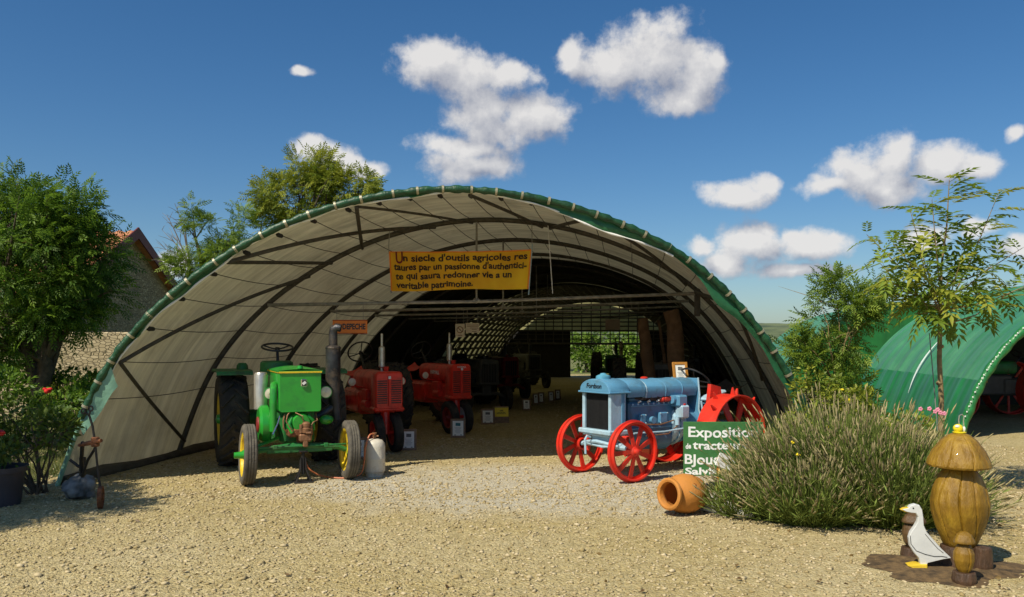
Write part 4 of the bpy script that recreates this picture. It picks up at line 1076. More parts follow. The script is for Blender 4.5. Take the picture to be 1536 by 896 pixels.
# ---- yellow banner
Yb_ = 12.42
k_ = Yb_ / F
def banner():
    tl, tr, bl, br = (583, 377), (798, 374.5), (586, 437), (793, 433)
    def pos(u, w, off=0.0):
        x = (tl[0] + (tr[0] - tl[0]) * u) * (1 - w) + (bl[0] + (br[0] - bl[0]) * u) * w
        y = (tl[1] + (tr[1] - tl[1]) * u) * (1 - w) + (bl[1] + (br[1] - bl[1]) * u) * w
        y += 1.6 * math.sin(math.pi * u) * (1 - w) + 1.2 * math.sin(u * 9) * w
        p = PX(x, y, Yb_)
        p.y += .03 * math.sin(u * 10 + w * 3) * (.4 + .6 * w) + .018 * math.sin(u * 23 + 1 + 2 * w) + .010 * math.sin(u * 41 - 5 * w) + off
        return p
    T = thing('banner', 'yellow and orange cloth banner with hand-painted text hanging under the shed roof', 'banner', tuple(pos(.5, 1)))
    inv = Matrix.Translation(T.location).inverted()
    b = MB(inv); b.grid(lambda u, w: pos(u, w), 60, 14); b.grid(lambda u, w: pos(1 - u, w, .004), 60, 14); b.build('cloth', CLOTH_Y, T)
    for (u0, u1) in ((0.0, .012), (.988, 1.0)):
        b = MB(inv); b.grid(lambda u, w: pos(u0 + (u1 - u0) * u, w, -.004), 3, 14); b.build('side_hem', CLOTH_O, T)
    b = MB(inv); b.grid(lambda u, w: pos(u, w * .035, -.0035), 60, 2); b.build('top_hem', CLOTH_O, T)
    lines = [('n siecle d\'outils agricoles res', .099, .972, .175, .112), ('taures par un passionne d\'authentici-', .03, .972, .40, .108),
             ('te qui saura redonner vie a un', .04, .87, .625, .105), ('veritable patrimoine.', .045, .595, .86, .105)]
    for (s, u0, u1, w, h) in lines:
        o = text(s, .61 * h * 2.12, INK, T, Matrix(), 'lettering', off=.0038, depth=.001)
        co = [v.co.copy() for v in o.data.vertices]; a, c = min(p.x for p in co), max(p.x for p in co)
        for v, p in zip(o.data.vertices, co):
            u = u0 + (p.x - a) / (c - a) * (u1 - u0)
            q = pos(u, w - p.y * (1 + .06 * math.sin(u * 40 + w * 30)) / .61 + .012 * math.sin(u * 37 + w * 9) + .004 * math.sin(u * 70), -.007 + p.z)
            v.co = inv @ q
    o = text('U', .25, INKR, T, Matrix(), 'initial', off=.004)
    co = [v.co.copy() for v in o.data.vertices]; a = min(p.x for p in co)
    for v, p in zip(o.data.vertices, co): v.co = inv @ pos(.0455 + (p.x - a) / 2.15 * .72, .175 - p.y / .61 + .012 * math.sin(.05 * 37 + .175 * 9), -.0085 + p.z)
    for (u, s) in ((.0, -1), (1.0, 1)):
        p = pos(u, 0); t = V1.at(.36 if s < 0 else .58, 2.5, .05)
        b = MB(inv); b.tube([p + Vector((0, 0, -.02)), Vector((p.x, p.y, p.z + .1)), Vector((p.x + .0, p.y + .1, V1.at(.5, 2.5).z - .12 - .06 * (s < 0)))], .006, 6); b.build('cord', CORD, T)
    b = MB(inv); b.tube([pos(1, 0) + Vector((.005, -.008, .08)), pos(1, 1) + Vector((.0, -.008, -.09))], .009, 8); b.build('side_rod', mat('blue_rod', (.25, .35, .42), .5), T)
    b = MB(inv); b.tube([pos(0, 1) + Vector((0, 0, .01)), pos(0, 1) + Vector((.01, 0, -.03))], .012, 8); b.build('weight', CORD, T)
banner()

def plate(name, label, cat, px0, px1, py0, py1, Y, m, hang, tilt=0.0, th=.012):
    a = PX(px0, py1, Y); c = PX(px1, py0, Y); w, h = c.x - a.x, c.z - a.z
    T = thing(name, label, cat, ((a.x + c.x) / 2, Y, a.z))
    b = MB(); b.box((0, 0, h / 2), (w, th, h), ch=.002); b.build('panel', m, T)
    for s in (-1, 1):
        if hang: 
            b = MB(); b.cyl((s * w * .38, 0, h - .01), (s * w * .38, hang[0] if isinstance(hang, tuple) else 0, hang[1] - a.z if isinstance(hang, tuple) else hang), .004, n=5); b.build('cord', CORD, T)
    return T, w, h
ORANGE = mat('orange_sheet', (.80, .20, .015), .5, var=.08, bump=.06)
T, w, h = plate('newspaper_sign', 'small orange sheet sign with black capitals hanging from the tie bar', 'sign', 499, 551, 480, 501, 12.55, ORANGE, (0, 2.27))
fit_text('LA DEPECHE', -w * .44, w * .45, h * .50, h * .40, BLACKP, T, TR(0, -.008, 0) @ RX(rad(90)), off=.004)
b = MB()
for (x, z, sx, sz) in ((0, h - .008, w, .008), (0, .008, w, .008)): b.box((x, -.0075, z), (sx, .003, sz))
b.build('border', INKR, T)
BEIGE = mat('beige_card', (.62, .52, .38), .6, var=.08, bump=.08)
T, w, h = plate('no_smoking_sign', 'beige card with a crossed-out circle hanging beside the text card', 'sign', 683, 697, 486, 506, 15.25, BEIGE, (0, 2.28))
b = MB(); b.tube([(.055 * math.cos(a), -.009, h * .56 + .055 * math.sin(a)) for a in [2 * math.pi * k / 24 for k in range(24)]], .008, 6, closed=True); b.tube([(-.04, -.009, h * .56 + .04), (.04, -.009, h * .56 - .04)], .008, 6); b.box((0, -.008, h * .14), (w * .5, .003, .015)); b.build('symbol', OAK, T)
T, w, h = plate('text_card', 'wide beige card of small brown print hanging beside the no smoking card', 'sign', 698.5, 719, 485, 499.5, 15.25, BEIGE, (0, 2.29))
b = MB()
for k, (z, q) in enumerate(((.82, .86), (.68, .82), (.5, .6), (.36, .36), (.14, .3))): b.box((.03 if k > 1 else 0, -.008, h * z), (w * q, .003, h * .06))
b.build('print', OAK, T)
plate('brown_board', 'small brown blank board hanging near the wooden posts', 'board', 908, 930, 479, 495, 20.4, mat('brown_card', (.28, .21, .15), .7), (0, 2.42))

# ---- framed notices propped on the gravel
def notice(label, px, py, w, h, rz, lean, pm=PRINT, frame=OAK, loc=None, group=None):
    p = loc or GP(px, py)
    T = thing('framed_notice', label, 'notice', tuple(p), rz, group)
    M = RX(rad(-lean)); f = .038
    b = MB(M)
    for (x, z, sx, sz) in ((-w / 2 + f / 2, h / 2, f, h), (w / 2 - f / 2, h / 2, f, h)): b.box((x, 0, z), (sx, .024, sz), ch=.004)
    for z in (f / 2, h - f / 2): b.box((0, 0, z), (w - 2 * f, .022, f), ch=.004)
    b.build('frame', frame, T)
    b = MB(M); b.box((0, .002, h / 2), (w - 1.6 * f, .01, h - 1.6 * f)); b.build('sheet', PAPER, T)
    iw, ih = w - 2 * f, h - 2 * f
    b = MB(M); b.box((0, -.0045, h * .70), (iw * .45, .003, ih * .20), R=RY(rad(3))); b.build('picture', pm, T)
    b = MB(M)
    for k in range(6): b.box((.004 * (k % 2), -.0045, h * (.53 - .055 * k)), (iw * (.62 - .09 * (k % 3)), .002, ih * .016))
    for s in (-1, 1): b.box((s * iw * .28, -.0045, h * .15), (iw * .16, .002, ih * .05))
    b.build('print', PRINT, T)
    b = MB(); t = M @ Vector((0, .012, h * .75)); b.tube([t, (0, t.y + .13, .0)], .008, 6); b.build('prop', OAK, T)
    return T
notice('framed notice with dark photo leaning beside the front wheel of the slotted red tractor', 613, 676, .245, .335, rad(6), 14)
notice('framed notice with teal picture propped against the white rimmed wheel', 687, 657, .265, .335, rad(4), 10, PRINTT)
notice('framed notice standing just left of the yellow notice box', 732, 637, .285, .325, rad(8), 14)
notice('framed notice standing alone on gravel beyond the yellow notice box', 790, 616, .22, .29, rad(8), 12)
notice('framed notice half hidden between green tractor wheel and gas bottle', 539, 690, .22, .32, rad(10), 10)
for (px, py) in ((804, 607), (812, 605), (827, 603), (837, 600)):
    notice('pale framed notice in the deep shade at the far end of the row', px, py, .17, .30, rad(10), 10, group='far notices in the shed')
Pn = Mb @ Vector((-.10, 1.455, 1.12))
T = notice('orange framed notice propped on the fuel tank of the pale blue tractor', 0, 0, .22, .30, rad(14), 12, PRINT, PINE, loc=Pn)
# yellow notice box
p = GP(753, 635)
T = thing('notice_box', 'brown box with a yellow lettered top panel among the notices', 'box', tuple(p), rad(6))
b = MB(); b.box((0, .1, .065), (.30, .2, .13), ch=.006); b.box((0, .12, .2), (.30, .03, .28), R=RX(rad(-16)), ch=.004); b.build('box', OAK, T)
M = TR(0, .055, .13) @ RX(rad(-16))
b = MB(M); b.box((0, 0, .095), (.285, .012, .19), ch=.002); b.build('panel', mat('yellow_card', (.82, .62, .02), .5, var=.06), T)
b = MB(M)
for (x0, z, n, s) in ((-.03, .125, 4, .018), (-.095, .075, 10, .0185)):
    for k in range(n): b.box((x0 + s * k, -.008, z + .004 * (k % 3 - 1)), (s * .55, .003, .024 + .008 * (k % 2)), R=RY(rad(12 * (k % 3 - 1))))
b.build('print', INK, T)

# ---- green painted board
BOARD = mat('green_board_paint', (.045, .17, .045), .6, var=.15, scale=6, bump=.15, bscale=40)
Yg = 9.55; a = PX(1025.5, 714, Yg); c = PX(1144, 633, Yg); w, h = c.x - a.x, c.z - a.z
T = thing('painted_board', 'green painted wooden board with white hand lettering partly hidden by lavender', 'sign', (a.x + w / 2, Yg, 0), rad(-2))
b = MB(); b.box((0, 0, a.z + h / 2), (w, .022, h), ch=.003); b.build('panel', BOARD, T)
for x in (-.36, .36):
    b = MB(); b.box((x, .034, (a.z + h * .8) / 2 - .02), (.05, .045, a.z + h * .8 + .04), ch=.004); b.build('post', OAK, T)
M = TR(-w / 2, -.0115, a.z) @ RX(rad(90)); Wt = mat('white_lettering', (.85, .85, .82), .6, bump=0)
for (s, u0, u1, v, ch_) in (('Exposition', .06, .93, .80, .155), ('de', .025, .095, .545, .075), ('tracteurs', .115, .80, .56, .125), ('BJouque', .015, .66, .30, .15), ('Salviac', .02, .52, .085, .10)):
    fit_text(s, u0 * w, u1 * w, v * h, ch_ * h * 1.25, Wt, T, M, off=.0032, depth=.0015, wob=.004)
# small white and yellow marker before the board
p = GP(1088, 742)
T = thing('marker', 'small white and yellow wooden marker on two stakes among the lavender stems', 'sign', (p.x, p.y, 0), rad(8))
b = MB(); b.box((0, 0, .36), (.20, .02, .15), R=RY(rad(24)), ch=.003); b.build('white_panel', WHITEP, T)
b = MB(); b.box((0.02, -.006, .235), (.21, .02, .07), R=RY(rad(14)), ch=.003); b.build('yellow_panel', mat('cream_yellow', (.75, .58, .22), .6, var=.1), T)
for x in (-.08, .08):
    b = MB(); b.box((x, .02, .19), (.022, .022, .44), ch=.003); b.build('stake', PINE, T)

# ---- wooden posts inside
def post(label, b0, t0, Y, r, m=POSTW, n=9, group=None):
    p0 = PX(b0[0], b0[1], Y); p0.z = -.02; p1 = PX(t0[0], t0[1], Y)
    L_ = (p1 - p0); pts = []; rs = []; rr = random.Random(int(b0[0]))
    for k in range(n + 1):
        f = k / n; pts.append(p0 + L_ * f + Vector((rr.uniform(-1, 1) * r * .16, 0, 0))); rs.append(r * (1.08 - .18 * f + rr.uniform(-.05, .05)))
    b = MB(); b.tube(pts, rs, 10)
    b.build('wooden_post', m, label=label, cat='post', group=group)
post('stout wooden post leaning behind the blue tractor tank, thinner of two', (984, 610), (964, 478), 17.0, .125)
post('thick reddish wooden post leaning behind the blue tractor steering wheel', (1026, 620), (1008, 466), 15.8, .165)
post('slim pale pole standing in the rear opening of the shed', (932, 585), (932, 512), 30.0, .07, mat('pale_pole', (.45, .36, .24), .7, var=.2))
post('thin slanting pole between the two wooden posts', (1010, 620), (988, 480), 17.5, .035)

# ---- gas bottle with hose
CREAM = mat('cream_enamel', (.62, .58, .48), .42, var=.12, scale=6, bump=.12, dirt=(.35, .28, .2), dscale=6)
p = GP(559, 717); Rg = .135
T = thing('gas_bottle', 'cream steel gas bottle on the gravel by the green tractor wheel', 'gas bottle', (p.x, p.y + Rg, 0))
b = MB(); b.lathe([(Rg * .82, 0), (Rg * .86, .05), (Rg * .98, .065), (Rg, .09), (Rg, .215), (Rg * 1.012, .22), (Rg * 1.012, .232), (Rg, .237), (Rg, .37), (Rg * .93, .42), (Rg * .72, .455), (Rg * .35, .47), (0, .473)], 28); b.build('body', CREAM, T)
b = MB(); b.cyl((0, 0, .465), (0, 0, .53), .02, n=10); b.cyl((-.02, -.0, .505), (.05, -.0, .505), .012, n=8); b.lathe([(.03, 0), (.03, .02), (0, .022)], 10, TR(0, 0, .528)); b.build('valve', COPPER, T)
hs = [Vector((0.0, -.02, .535)), Vector((-.05, -.09, .52)), Vector((-.09, -.15, .36)), Vector((-.10, -.17, .2)), Vector((-.14, -.2, .06)), Vector((-.3, -.24, .018)), Vector((-.5, -.2, .016)), Vector((-.66, -.12, .03)), Vector((-.78, -.18, .12)), Vector((-.86, -.14, .27)), Vector((-.98, -.08, .40))]
def smooth_path(q, k=6):
    out = []
    for i in range(len(q) - 1):
        p0, p1, p2, p3 = q[max(0, i - 1)], q[i], q[i + 1], q[min(len(q) - 1, i + 2)]
        for j in range(k):
            t = j / k; out.append(.5 * ((2 * p1) + (p2 - p0) * t + (2 * p0 - 5 * p1 + 4 * p2 - p3) * t * t + (3 * p1 - p0 - 3 * p2 + p3) * t ** 3))
    return out + [q[-1]]
b = MB(); b.tube([Vector(T.location) + v for v in smooth_path(hs)], .009, 8)
b.build('hose', mat('orange_hose', (.55, .17, .07), .5, var=.15), label='thin orange rubber hose running from gas bottle to green tractor', cat='hose')

# ---- terracotta jar lying on its side
TERRA = mat('terracotta', (.52, .205, .03), .75, var=.2, scale=5, bump=.2, bscale=40, dirt=(.40, .19, .06), dscale=5)
ax = Vector((-.80, -.58, .08)).normalized()
M = Matrix.Translation((1.70, 8.22, .198)) @ ax.to_track_quat('Z', 'Y').to_matrix().to_4x4()
b = MB(M)
pr = [(0, -.24), (.09, -.238), (.12, -.225), (.165, -.15), (.19, -.06), (.195, 0), (.185, .07), (.16, .125), (.13, .155), (.122, .17), (.128, .185), (.15, .19), (.158, .205), (.155, .225), (.138, .232), (.118, .225), (.108, .19), (.112, .16), (.145, .115), (.17, .05), (.175, -.03), (.15, -.14), (.1, -.215), (0, -.22)]
b.lathe(pr, 40)
jar = b.build('terracotta_jar', TERRA, label='orange terracotta jar lying on its side in front of the green board', cat='jar')
b = MB(M)
for (a0, z) in ((.4, .03), (1.1, -.05), (1.9, .06), (2.6, -.02), (3.6, .05), (5.2, .0), (5.8, -.09), (4.4, -.07)):
    q = []
    for j in range(7):
        a = a0 + .30 * j / 6; zz = z + .012 * math.sin(j * 1.2); r = np.interp(zz, [-.15, -.06, 0, .07, .125], [.165, .19, .195, .185, .16]) + .001
        q.append((r * math.cos(a), r * math.sin(a), zz))
    b.tube(q, [.001, .003, .004, .004, .004, .003, .001], 5)
o = b.build('painted_marks', mat('dark_glaze', (.12, .04, .012), .5, bump=0), jar)

# ---- carved wooden mushrooms, duck, ornament
def wood_mat(name, a, c, ring=16):
    m = bpy.data.materials.new(name); m.use_nodes = True; nt = m.node_tree; N, L = nt.nodes, nt.links; p = N['Principled BSDF']; p.inputs['Roughness'].default_value = .48
    p.inputs['Coat Weight'].default_value = .08
    tc = N.new('ShaderNodeTexCoord'); mp = N.new('ShaderNodeMapping'); mp.inputs['Scale'].default_value = (1, 1, .22); L.new(tc.outputs['Object'], mp.inputs[0])
    n1 = N.new('ShaderNodeTexNoise'); n1.inputs['Scale'].default_value = ring; n1.inputs['Detail'].default_value = 8; n1.inputs['Roughness'].default_value = .65; L.new(mp.outputs[0], n1.inputs['Vector'])
    n2 = N.new('ShaderNodeTexNoise'); n2.inputs['Scale'].default_value = 5; n2.inputs['Detail'].default_value = 4; L.new(tc.outputs['Object'], n2.inputs['Vector'])
    r = N.new('ShaderNodeValToRGB'); e = r.color_ramp.elements; e[0].position = .3; e[0].color = (*[x * .45 for x in a], 1); e[1].position = .7; e[1].color = (*c, 1); x = e.new(.48); x.color = (*a, 1)
    ad = N.new('ShaderNodeMath'); ad.operation = 'MULTIPLY_ADD'; ad.inputs[1].default_value = .5; L.new(n2.outputs['Fac'], ad.inputs[0])
    hl = N.new('ShaderNodeMath'); hl.operation = 'MULTIPLY'; hl.inputs[1].default_value = .5; L.new(n1.outputs['Fac'], hl.inputs[0]); L.new(hl.outputs[0], ad.inputs[2])
    L.new(ad.outputs[0], r.inputs[0]); L.new(r.outputs[0], p.inputs['Base Color'])
    bp = N.new('ShaderNodeBump'); bp.inputs['Strength'].default_value = .8; bp.inputs['Distance'].default_value = .03; L.new(n1.outputs['Fac'], bp.inputs['Height']); L.new(bp.outputs[0], p.inputs['Normal'])
    return m
OAKV = wood_mat('varnished_oak', (.235, .125, .006), (.42, .255, .018))
BARK = wood_mat('dark_stump', (.075, .04, .02), (.15, .075, .04), 24)
def carve(b, prof, M, n=56, amp=.008, cracks=(), seed=1, facets=11, kr=.88):
    r = random.Random(seed); ph = [r.uniform(0, 6.28) for _ in range(6)]
    N_ = 40; P = np.array(prof); d = np.r_[0, np.cumsum(np.hypot(*np.diff(P, axis=0).T))]; t = np.linspace(0, d[-1], N_)
    rr = np.interp(t, d, P[:, 0]); zz = np.interp(t, d, P[:, 1]); vs = []
    for k in range(n):
        a = 2 * math.pi * k / n
        for i in range(N_):
            z = zz[i]; f = 1 + (amp * 2.2) * math.sin(3 * a + ph[0] + z * 3) * .8 + amp * 1.6 * abs(math.sin(facets * .5 * a + ph[1] + z * 2.5)) + amp * .9 * math.sin(17 * a + z * 40 + ph[2]) * .5
            for (ca, wd, dp) in cracks:
                da = (a - ca - .12 * math.sin(z * 9) + math.pi) % (2 * math.pi) - math.pi
                f -= dp * math.exp(-(da / wd) ** 2)
            vs.append(M @ Vector((rr[i] * f * kr * math.cos(a), rr[i] * f * kr * math.sin(a), z)))
    fs = []
    for k in range(n):
        k2 = (k + 1) % n
        for i in range(N_ - 1): fs.append((k * N_ + i, k2 * N_ + i, k2 * N_ + i + 1, k * N_ + i + 1))
    b.add(vs, fs)
mp_ = GP(1439, 852); mp_.z = 0
T = thing('carved_mushroom', 'tall varnished wooden mushroom carving with bulging stem beside the lavender', 'sculpture', tuple(mp_))
b = MB(); carve(b, [(0, .0), (.155, .0), (.165, .03), (.15, .12), (.14, .17), (.0, .172)], Matrix(), 56, .012, seed=2); b.build('stump', BARK, T)
b = MB(); carve(b, [(0, .165), (.115, .165), (.135, .19), (.185, .30), (.222, .42), (.228, .50), (.205, .60), (.165, .69), (.125, .745), (.10, .77), (0, .77)], TR(0, 0, 0), 240, .008, [(-1.95, .03, .10), (-1.35, .022, .06), (-2.7, .025, .08), (-.7, .025, .06), (1, .03, .06), (2.3, .03, .06)], 3); b.build('stem', OAKV, T)
b = MB(); carve(b, [(0, .775), (.10, .765), (.2, .755), (.238, .762), (.246, .775), (.238, .805), (.20, .88), (.14, .955), (.08, 1.0), (.03, 1.015), (0, 1.017)], TR(.0, 0, 0), 240, .013, [(-1.7, .025, .08), (-2.5, .022, .06), (-.9, .022, .07), (.8, .03, .06)], 5); b.build('cap', OAKV, T)
q = GP(1446, 876); q.z = 0
T = thing('carved_mushroom', 'little varnished wooden mushroom in front of the tall carved one', 'sculpture', tuple(q))
b = MB(); carve(b, [(0, 0), (.085, 0), (.09, .03), (.08, .085), (0, .088)], Matrix(), 40, .015, seed=4); b.build('stump', BARK, T)
b = MB(); carve(b, [(0, .083), (.04, .083), (.058, .11), (.076, .17), (.074, .22), (.05, .27), (.03, .295), (0, .295)], Matrix(), 60, .012, [(-1.6, .06, .12)], 6); b.build('stem', OAKV, T)
b = MB(); carve(b, [(0, .287), (.05, .284), (.078, .29), (.076, .305), (.055, .345), (.025, .365), (0, .368)], Matrix(), 40, .012, seed=7); b.build('cap', OAKV, T)
q = GP(1474, 858); q.z = 0
b = MB(TR(*q)); carve(b, [(0, 0), (.07, 0), (.075, .05), (.066, .18), (.06, .185), (0, .19)], Matrix(), 40, .02, seed=12); b.build('log_stump', BARK, label='dark red-brown log stump right of the little wooden mushroom', cat='stump')
q = GP(1367, 838); q.z = 0
T = thing('carved_mushroom', 'dark wooden mushroom standing behind the white duck', 'sculpture', tuple(q))
DARKW = wood_mat('dark_oak', (.11, .06, .02), (.18, .10, .04))  # darker brown than the varnished oak
b = MB(); carve(b, [(0, 0), (.085, 0), (.09, .03), (.08, .09), (0, .092)], Matrix(), 40, .015, seed=8); b.build('stump', BARK, T)
b = MB(); carve(b, [(0, .085), (.05, .085), (.085, .13), (.10, .20), (.09, .25), (.055, .29), (0, .29)], TR(.02, 0, 0), 48, .012, [(-1.5, .05, .08)], 9); b.build('stem', DARKW, T)
b = MB(); carve(b, [(0, .282), (.07, .28), (.10, .285), (.098, .30), (.07, .34), (.03, .36), (0, .362)], TR(.02, 0, 0), 48, .012, seed=10); b.build('cap', DARKW, T)
# duck
DW = mat('duck_white', (.60, .61, .59), .5, var=.06, scale=8, bump=.1, bscale=30)
dk = [(950,543),(958,538),(975,534),(984,523),(1003,517),(1020,522),(1030,538),(1035,570),(1037,605),(1048,632),(1070,658),(1105,700),(1141,735),(1110,745),(1075,756),(1052,763),(1046,775),(1022,772),(1016,745),(996,722),(981,695),(977,660),(984,636),(1000,612),(1010,592),(1012,570),(1004,556),(988,556),(966,552)]
sc_ = .00176; q0 = GP(1386, 856); q0.z = 0
q0.z = .028
T = thing('garden_duck', 'white wooden duck ornament with yellow beak standing in the bare soil', 'ornament', tuple(q0), rad(-12))
poly = [((x - 1040) * sc_, (782 - y) * sc_) for x, y in dk]
def puffy(b, poly, th, n=5):
    """outline pillowed to a rounded board"""
    rings = []; P = np.array(poly); c = P.mean(0)
    from math import sin, cos
    # inset along vertex normals
    nx = np.roll(P, -1, 0) - np.roll(P, 1, 0); nn = np.stack([-nx[:, 1], nx[:, 0]], 1); nn /= np.hypot(nn[:, 0], nn[:, 1])[:, None]
    area = .5 * np.sum(P[:, 0] * np.roll(P[:, 1], -1) - np.roll(P[:, 0], -1) * P[:, 1])
    if area < 0: nn = -nn
    for k in range(n + 1):
        a = math.pi * k / n; ins = .006 * (1 - sin(a) ** .7 if 0 < k < n else 1)
        rings.append([(p[0] + v[0] * ins, -th / 2 * cos(a), p[1] + v[1] * ins) for p, v in zip(P, nn)])
    m = len(P); vs = [p for r_ in rings for p in r_]; fs = []
    for i in range(n):
        for j in range(m):
            j2 = (j + 1) % m; fs.append((i * m + j, i * m + j2, (i + 1) * m + j2, (i + 1) * m + j))
    fs.append(tuple(range(m))[::-1]); fs.append(tuple(n * m + j for j in range(m)))
    b.add(vs, fs)
b = MB(); puffy(b, poly, .06); b.build('body', DW, T, ang=22)
YB = mat('yellow_beak', (.70, .48, .03), .5, var=.15)
b = MB(); X = lambda x, y: ((x - 1040) * sc_, (782 - y) * sc_)
pb = [X(946, 544), X(958, 536), X(978, 533), X(980, 554), X(964, 554)]
b.prism(pb[::-1], .05, TR(0, -.025, 0) @ XZ, .006); b.build('beak', YB, T)
b = MB(); b.prism([X(972, 776), X(1000, 768), X(1046, 766), X(1048, 784), X(985, 784)][::-1], .11, TR(0, -.055, 0) @ XZ, .008); b.build('foot', YB, T)
b = MB(); x, z = X(994, 534); b.ball((x, -.031, z), (.006, .004, .006), 8, 6); b.build('eye', BLACKP, T)
b = MB(); b.tube([Vector((X(*q)[0], -.0315, X(*q)[1])) for q in ((982, 650), (985, 685), (1005, 712), (1040, 725), (1075, 732), (1105, 730), (1125, 733))], .0025, 6); b.tube([Vector((X(*q)[0], -.0315, X(*q)[1])) for q in ((1040, 640), (1062, 668), (1088, 698), (1110, 716))], .002, 6); b.build('wing_line', GREYP, T)
# soil patch and ornament on the cap
SOIL = mat('bare_soil', (.05, .032, .014), .95, var=.5, scale=14, col2=(.12, .075, .03), bump=.9, bscale=40)
b = MB(); ring = []
rr = random.Random(9)
c0 = GP(1402, 855)
for k in range(36):
    a = 2 * math.pi * k / 36; f = 1 + .16 * math.sin(3 * a + 1) + .1 * math.sin(7 * a) + rr.uniform(-.06, .06)
    ring.append((c0.x + .08 + .58 * f * math.cos(a), c0.y + .02 + .40 * f * math.sin(a)))
vs = [(c0.x, c0.y, .035)] + [(c0.x + (x - c0.x) * .6, c0.y + (y - c0.y) * .6, .03 + rr.uniform(-.008, .008)) for x, y in ring] + [(x, y, .003) for x, y in ring]
fs = [(0, 1 + k, 1 + (k + 1) % 36) for k in range(36)] + [(1 + k, 37 + k, 37 + (k + 1) % 36, 1 + (k + 1) % 36) for k in range(36)]
b.add(vs, fs); b.build('soil_patch', SOIL, kind='structure')
T = thing('cap_ornament', 'tiny yellow and white ornament with wire loop sitting on the tall mushroom cap', 'ornament', (mp_.x - .0, mp_.y, 1.012))
YO = mat('ornament_yellow', (.80, .66, .02), .35, bump=.05)
b = MB(); b.ball((-.01, 0, .035), (.036, .032, .032), 16, 10); b.lathe([(0, 0), (.045, 0), (.048, .008), (.03, .012)], 16); b.build('body', YO, T)
b = MB(); b.ball((-.024, -.018, .05), (.018, .014, .012), 10, 8); b.ball((.03, -.01, .03), (.012, .01, .02), 10, 8); b.build('white_patch', WHITEP, T)
b = MB(); b.tube([Vector(v) for v in ((.0, 0, .06), (-.005, 0, .095), (.0, 0, .13), (.02, 0, .14), (.035, 0, .125), (.03, 0, .09), (.035, 0, .05), (.04, 0, .01))], .004, 6); b.build('loop', SILVER, T)
T = thing('flower_sprig', 'thin sprig of pink blossoms rising behind the tall wooden mushroom', 'flower', (mp_.x + .02, mp_.y + .26, 0))
PINK = mat('pink_petals', (.75, .28, .38), .6, var=.2, scale=60, bump=0)
b = MB(); b.tube([Vector(v) for v in ((0, 0, 0), (.02, .02, .6), (0.0, 0, 1.05), (-.05, 0, 1.14), (-.12, 0, 1.165), (-.19, 0, 1.17))], .004, 6); b.build('stem', mat('green_stem', (.08, .14, .03), .6), T)
for (x, z) in ((-.185, 1.17), (-.115, 1.172), (-.07, 1.15), (-.05, 1.165), (-.03, 1.14), (.0, 1.135)):
    b = MB(); 
    for k in range(5):
        a = 2 * math.pi * k / 5; b.ball((x + .010 * math.cos(a), -.004, z + .010 * math.sin(a)), (.009, .006, .009), 6, 5)
    b.build('blossom', PINK, T)

# ---- left corner: wheel hoe, boulder, flower pot
wh = GP(151, 763); wh.z = 0
T = thing('wheel_hoe', 'old iron hand cultivator with ring handles and a small rusty wheel', 'cultivator', tuple(wh))
def Q(px, py, dy=0): 
    p = PX(px, py, wh.y + dy); return p - wh
b = MB(); b.tube([Q(152, 742), Q(147, 708), Q(143, 668), Q(139, 640), Q(134, 624)], .012, 8); b.tube([Q(134, 624), Q(130, 620), Q(127, 618)], .01, 6)
for (x, y) in ((136, 613), (125, 617)): b.tube([Q(x + 3.2 * math.cos(a), y + 3.6 * math.sin(a)) for a in [2 * math.pi * k / 14 for k in range(14)]], .009, 6, closed=True)
b.tube([Q(134, 624), Q(135, 617)], .01, 6); b.build('handle_bar', IRON, T)
b = MB(); b.tube([Q(119, 668, .1), Q(133, 665, .02), Q(152, 661, -.05)], [.018, .024, .018], 8); b.box(Q(143, 663), (.07, .06, .10), ch=.01); b.build('cross_bar', RUST, T)
b = MB(); b.tube([Q(143, 672), Q(132, 690, .1), Q(124, 712, .28)], .014, 8); b.tube([Q(124, 664, .06), Q(122, 690, .2), Q(124, 715, .32)], .02, 8); b.tube([Q(105, 690, .3), Q(118, 700, .3), Q(126, 704, .3)], .016, 8); b.box(Q(124, 700, .3), (.06, .05, .2), ch=.01); b.build('tine_frame', IRON, T)
b = MB(); M = TR(.0, 0, .115) @ RZ(rad(62)) @ AXX @ Matrix(); b.lathe([(.115, -.02), (.115, .02), (.095, .022), (.09, .008), (.03, .01), (.028, .03), (0, .03), (0, -.03), (.028, -.03), (.03, -.01), (.09, -.008), (.095, -.022), (.115, -.02)], 24, TR(0, 0, .115) @ RZ(rad(108)) @ RX(rad(90))); b.build('wheel', RUST, T)
ROCK = mat('grey_boulder', (.06, .065, .065), .9, var=.3, scale=9, col2=(.20, .20, .19), bump=.8, bscale=12)
def rock(b, c, r, seed, n=14):
    rr = random.Random(seed); ph = [rr.uniform(0, 6.28) for _ in range(8)]; c = Vector(c); vs = []; fs = []
    for i in range(n + 1):
        p_ = -math.pi / 2 + math.pi * i / n
        for k in range(2 * n):
            a = math.pi * k / n; d = Vector((math.cos(p_) * math.cos(a), math.cos(p_) * math.sin(a), math.sin(p_)))
            f = 1 + .12 * math.sin(3 * d.x + ph[0]) + .12 * math.sin(4 * d.y + ph[1]) + .10 * math.sin(5 * d.z + 3 * d.x + ph[2]) + .06 * math.sin(9 * d.x + 7 * d.y + ph[3]) + .05 * math.sin(13 * d.z - 9 * d.y + ph[4])
            vs.append(c + Vector((d.x * r[0] * f, d.y * r[1] * f, d.z * r[2] * f)))
    for i in range(n):
        for k in range(2 * n):
            k2 = (k + 1) % (2 * n); fs.append((i * 2 * n + k, i * 2 * n + k2, (i + 1) * 2 * n + k2, (i + 1) * 2 * n + k))
    b.add(vs, fs)
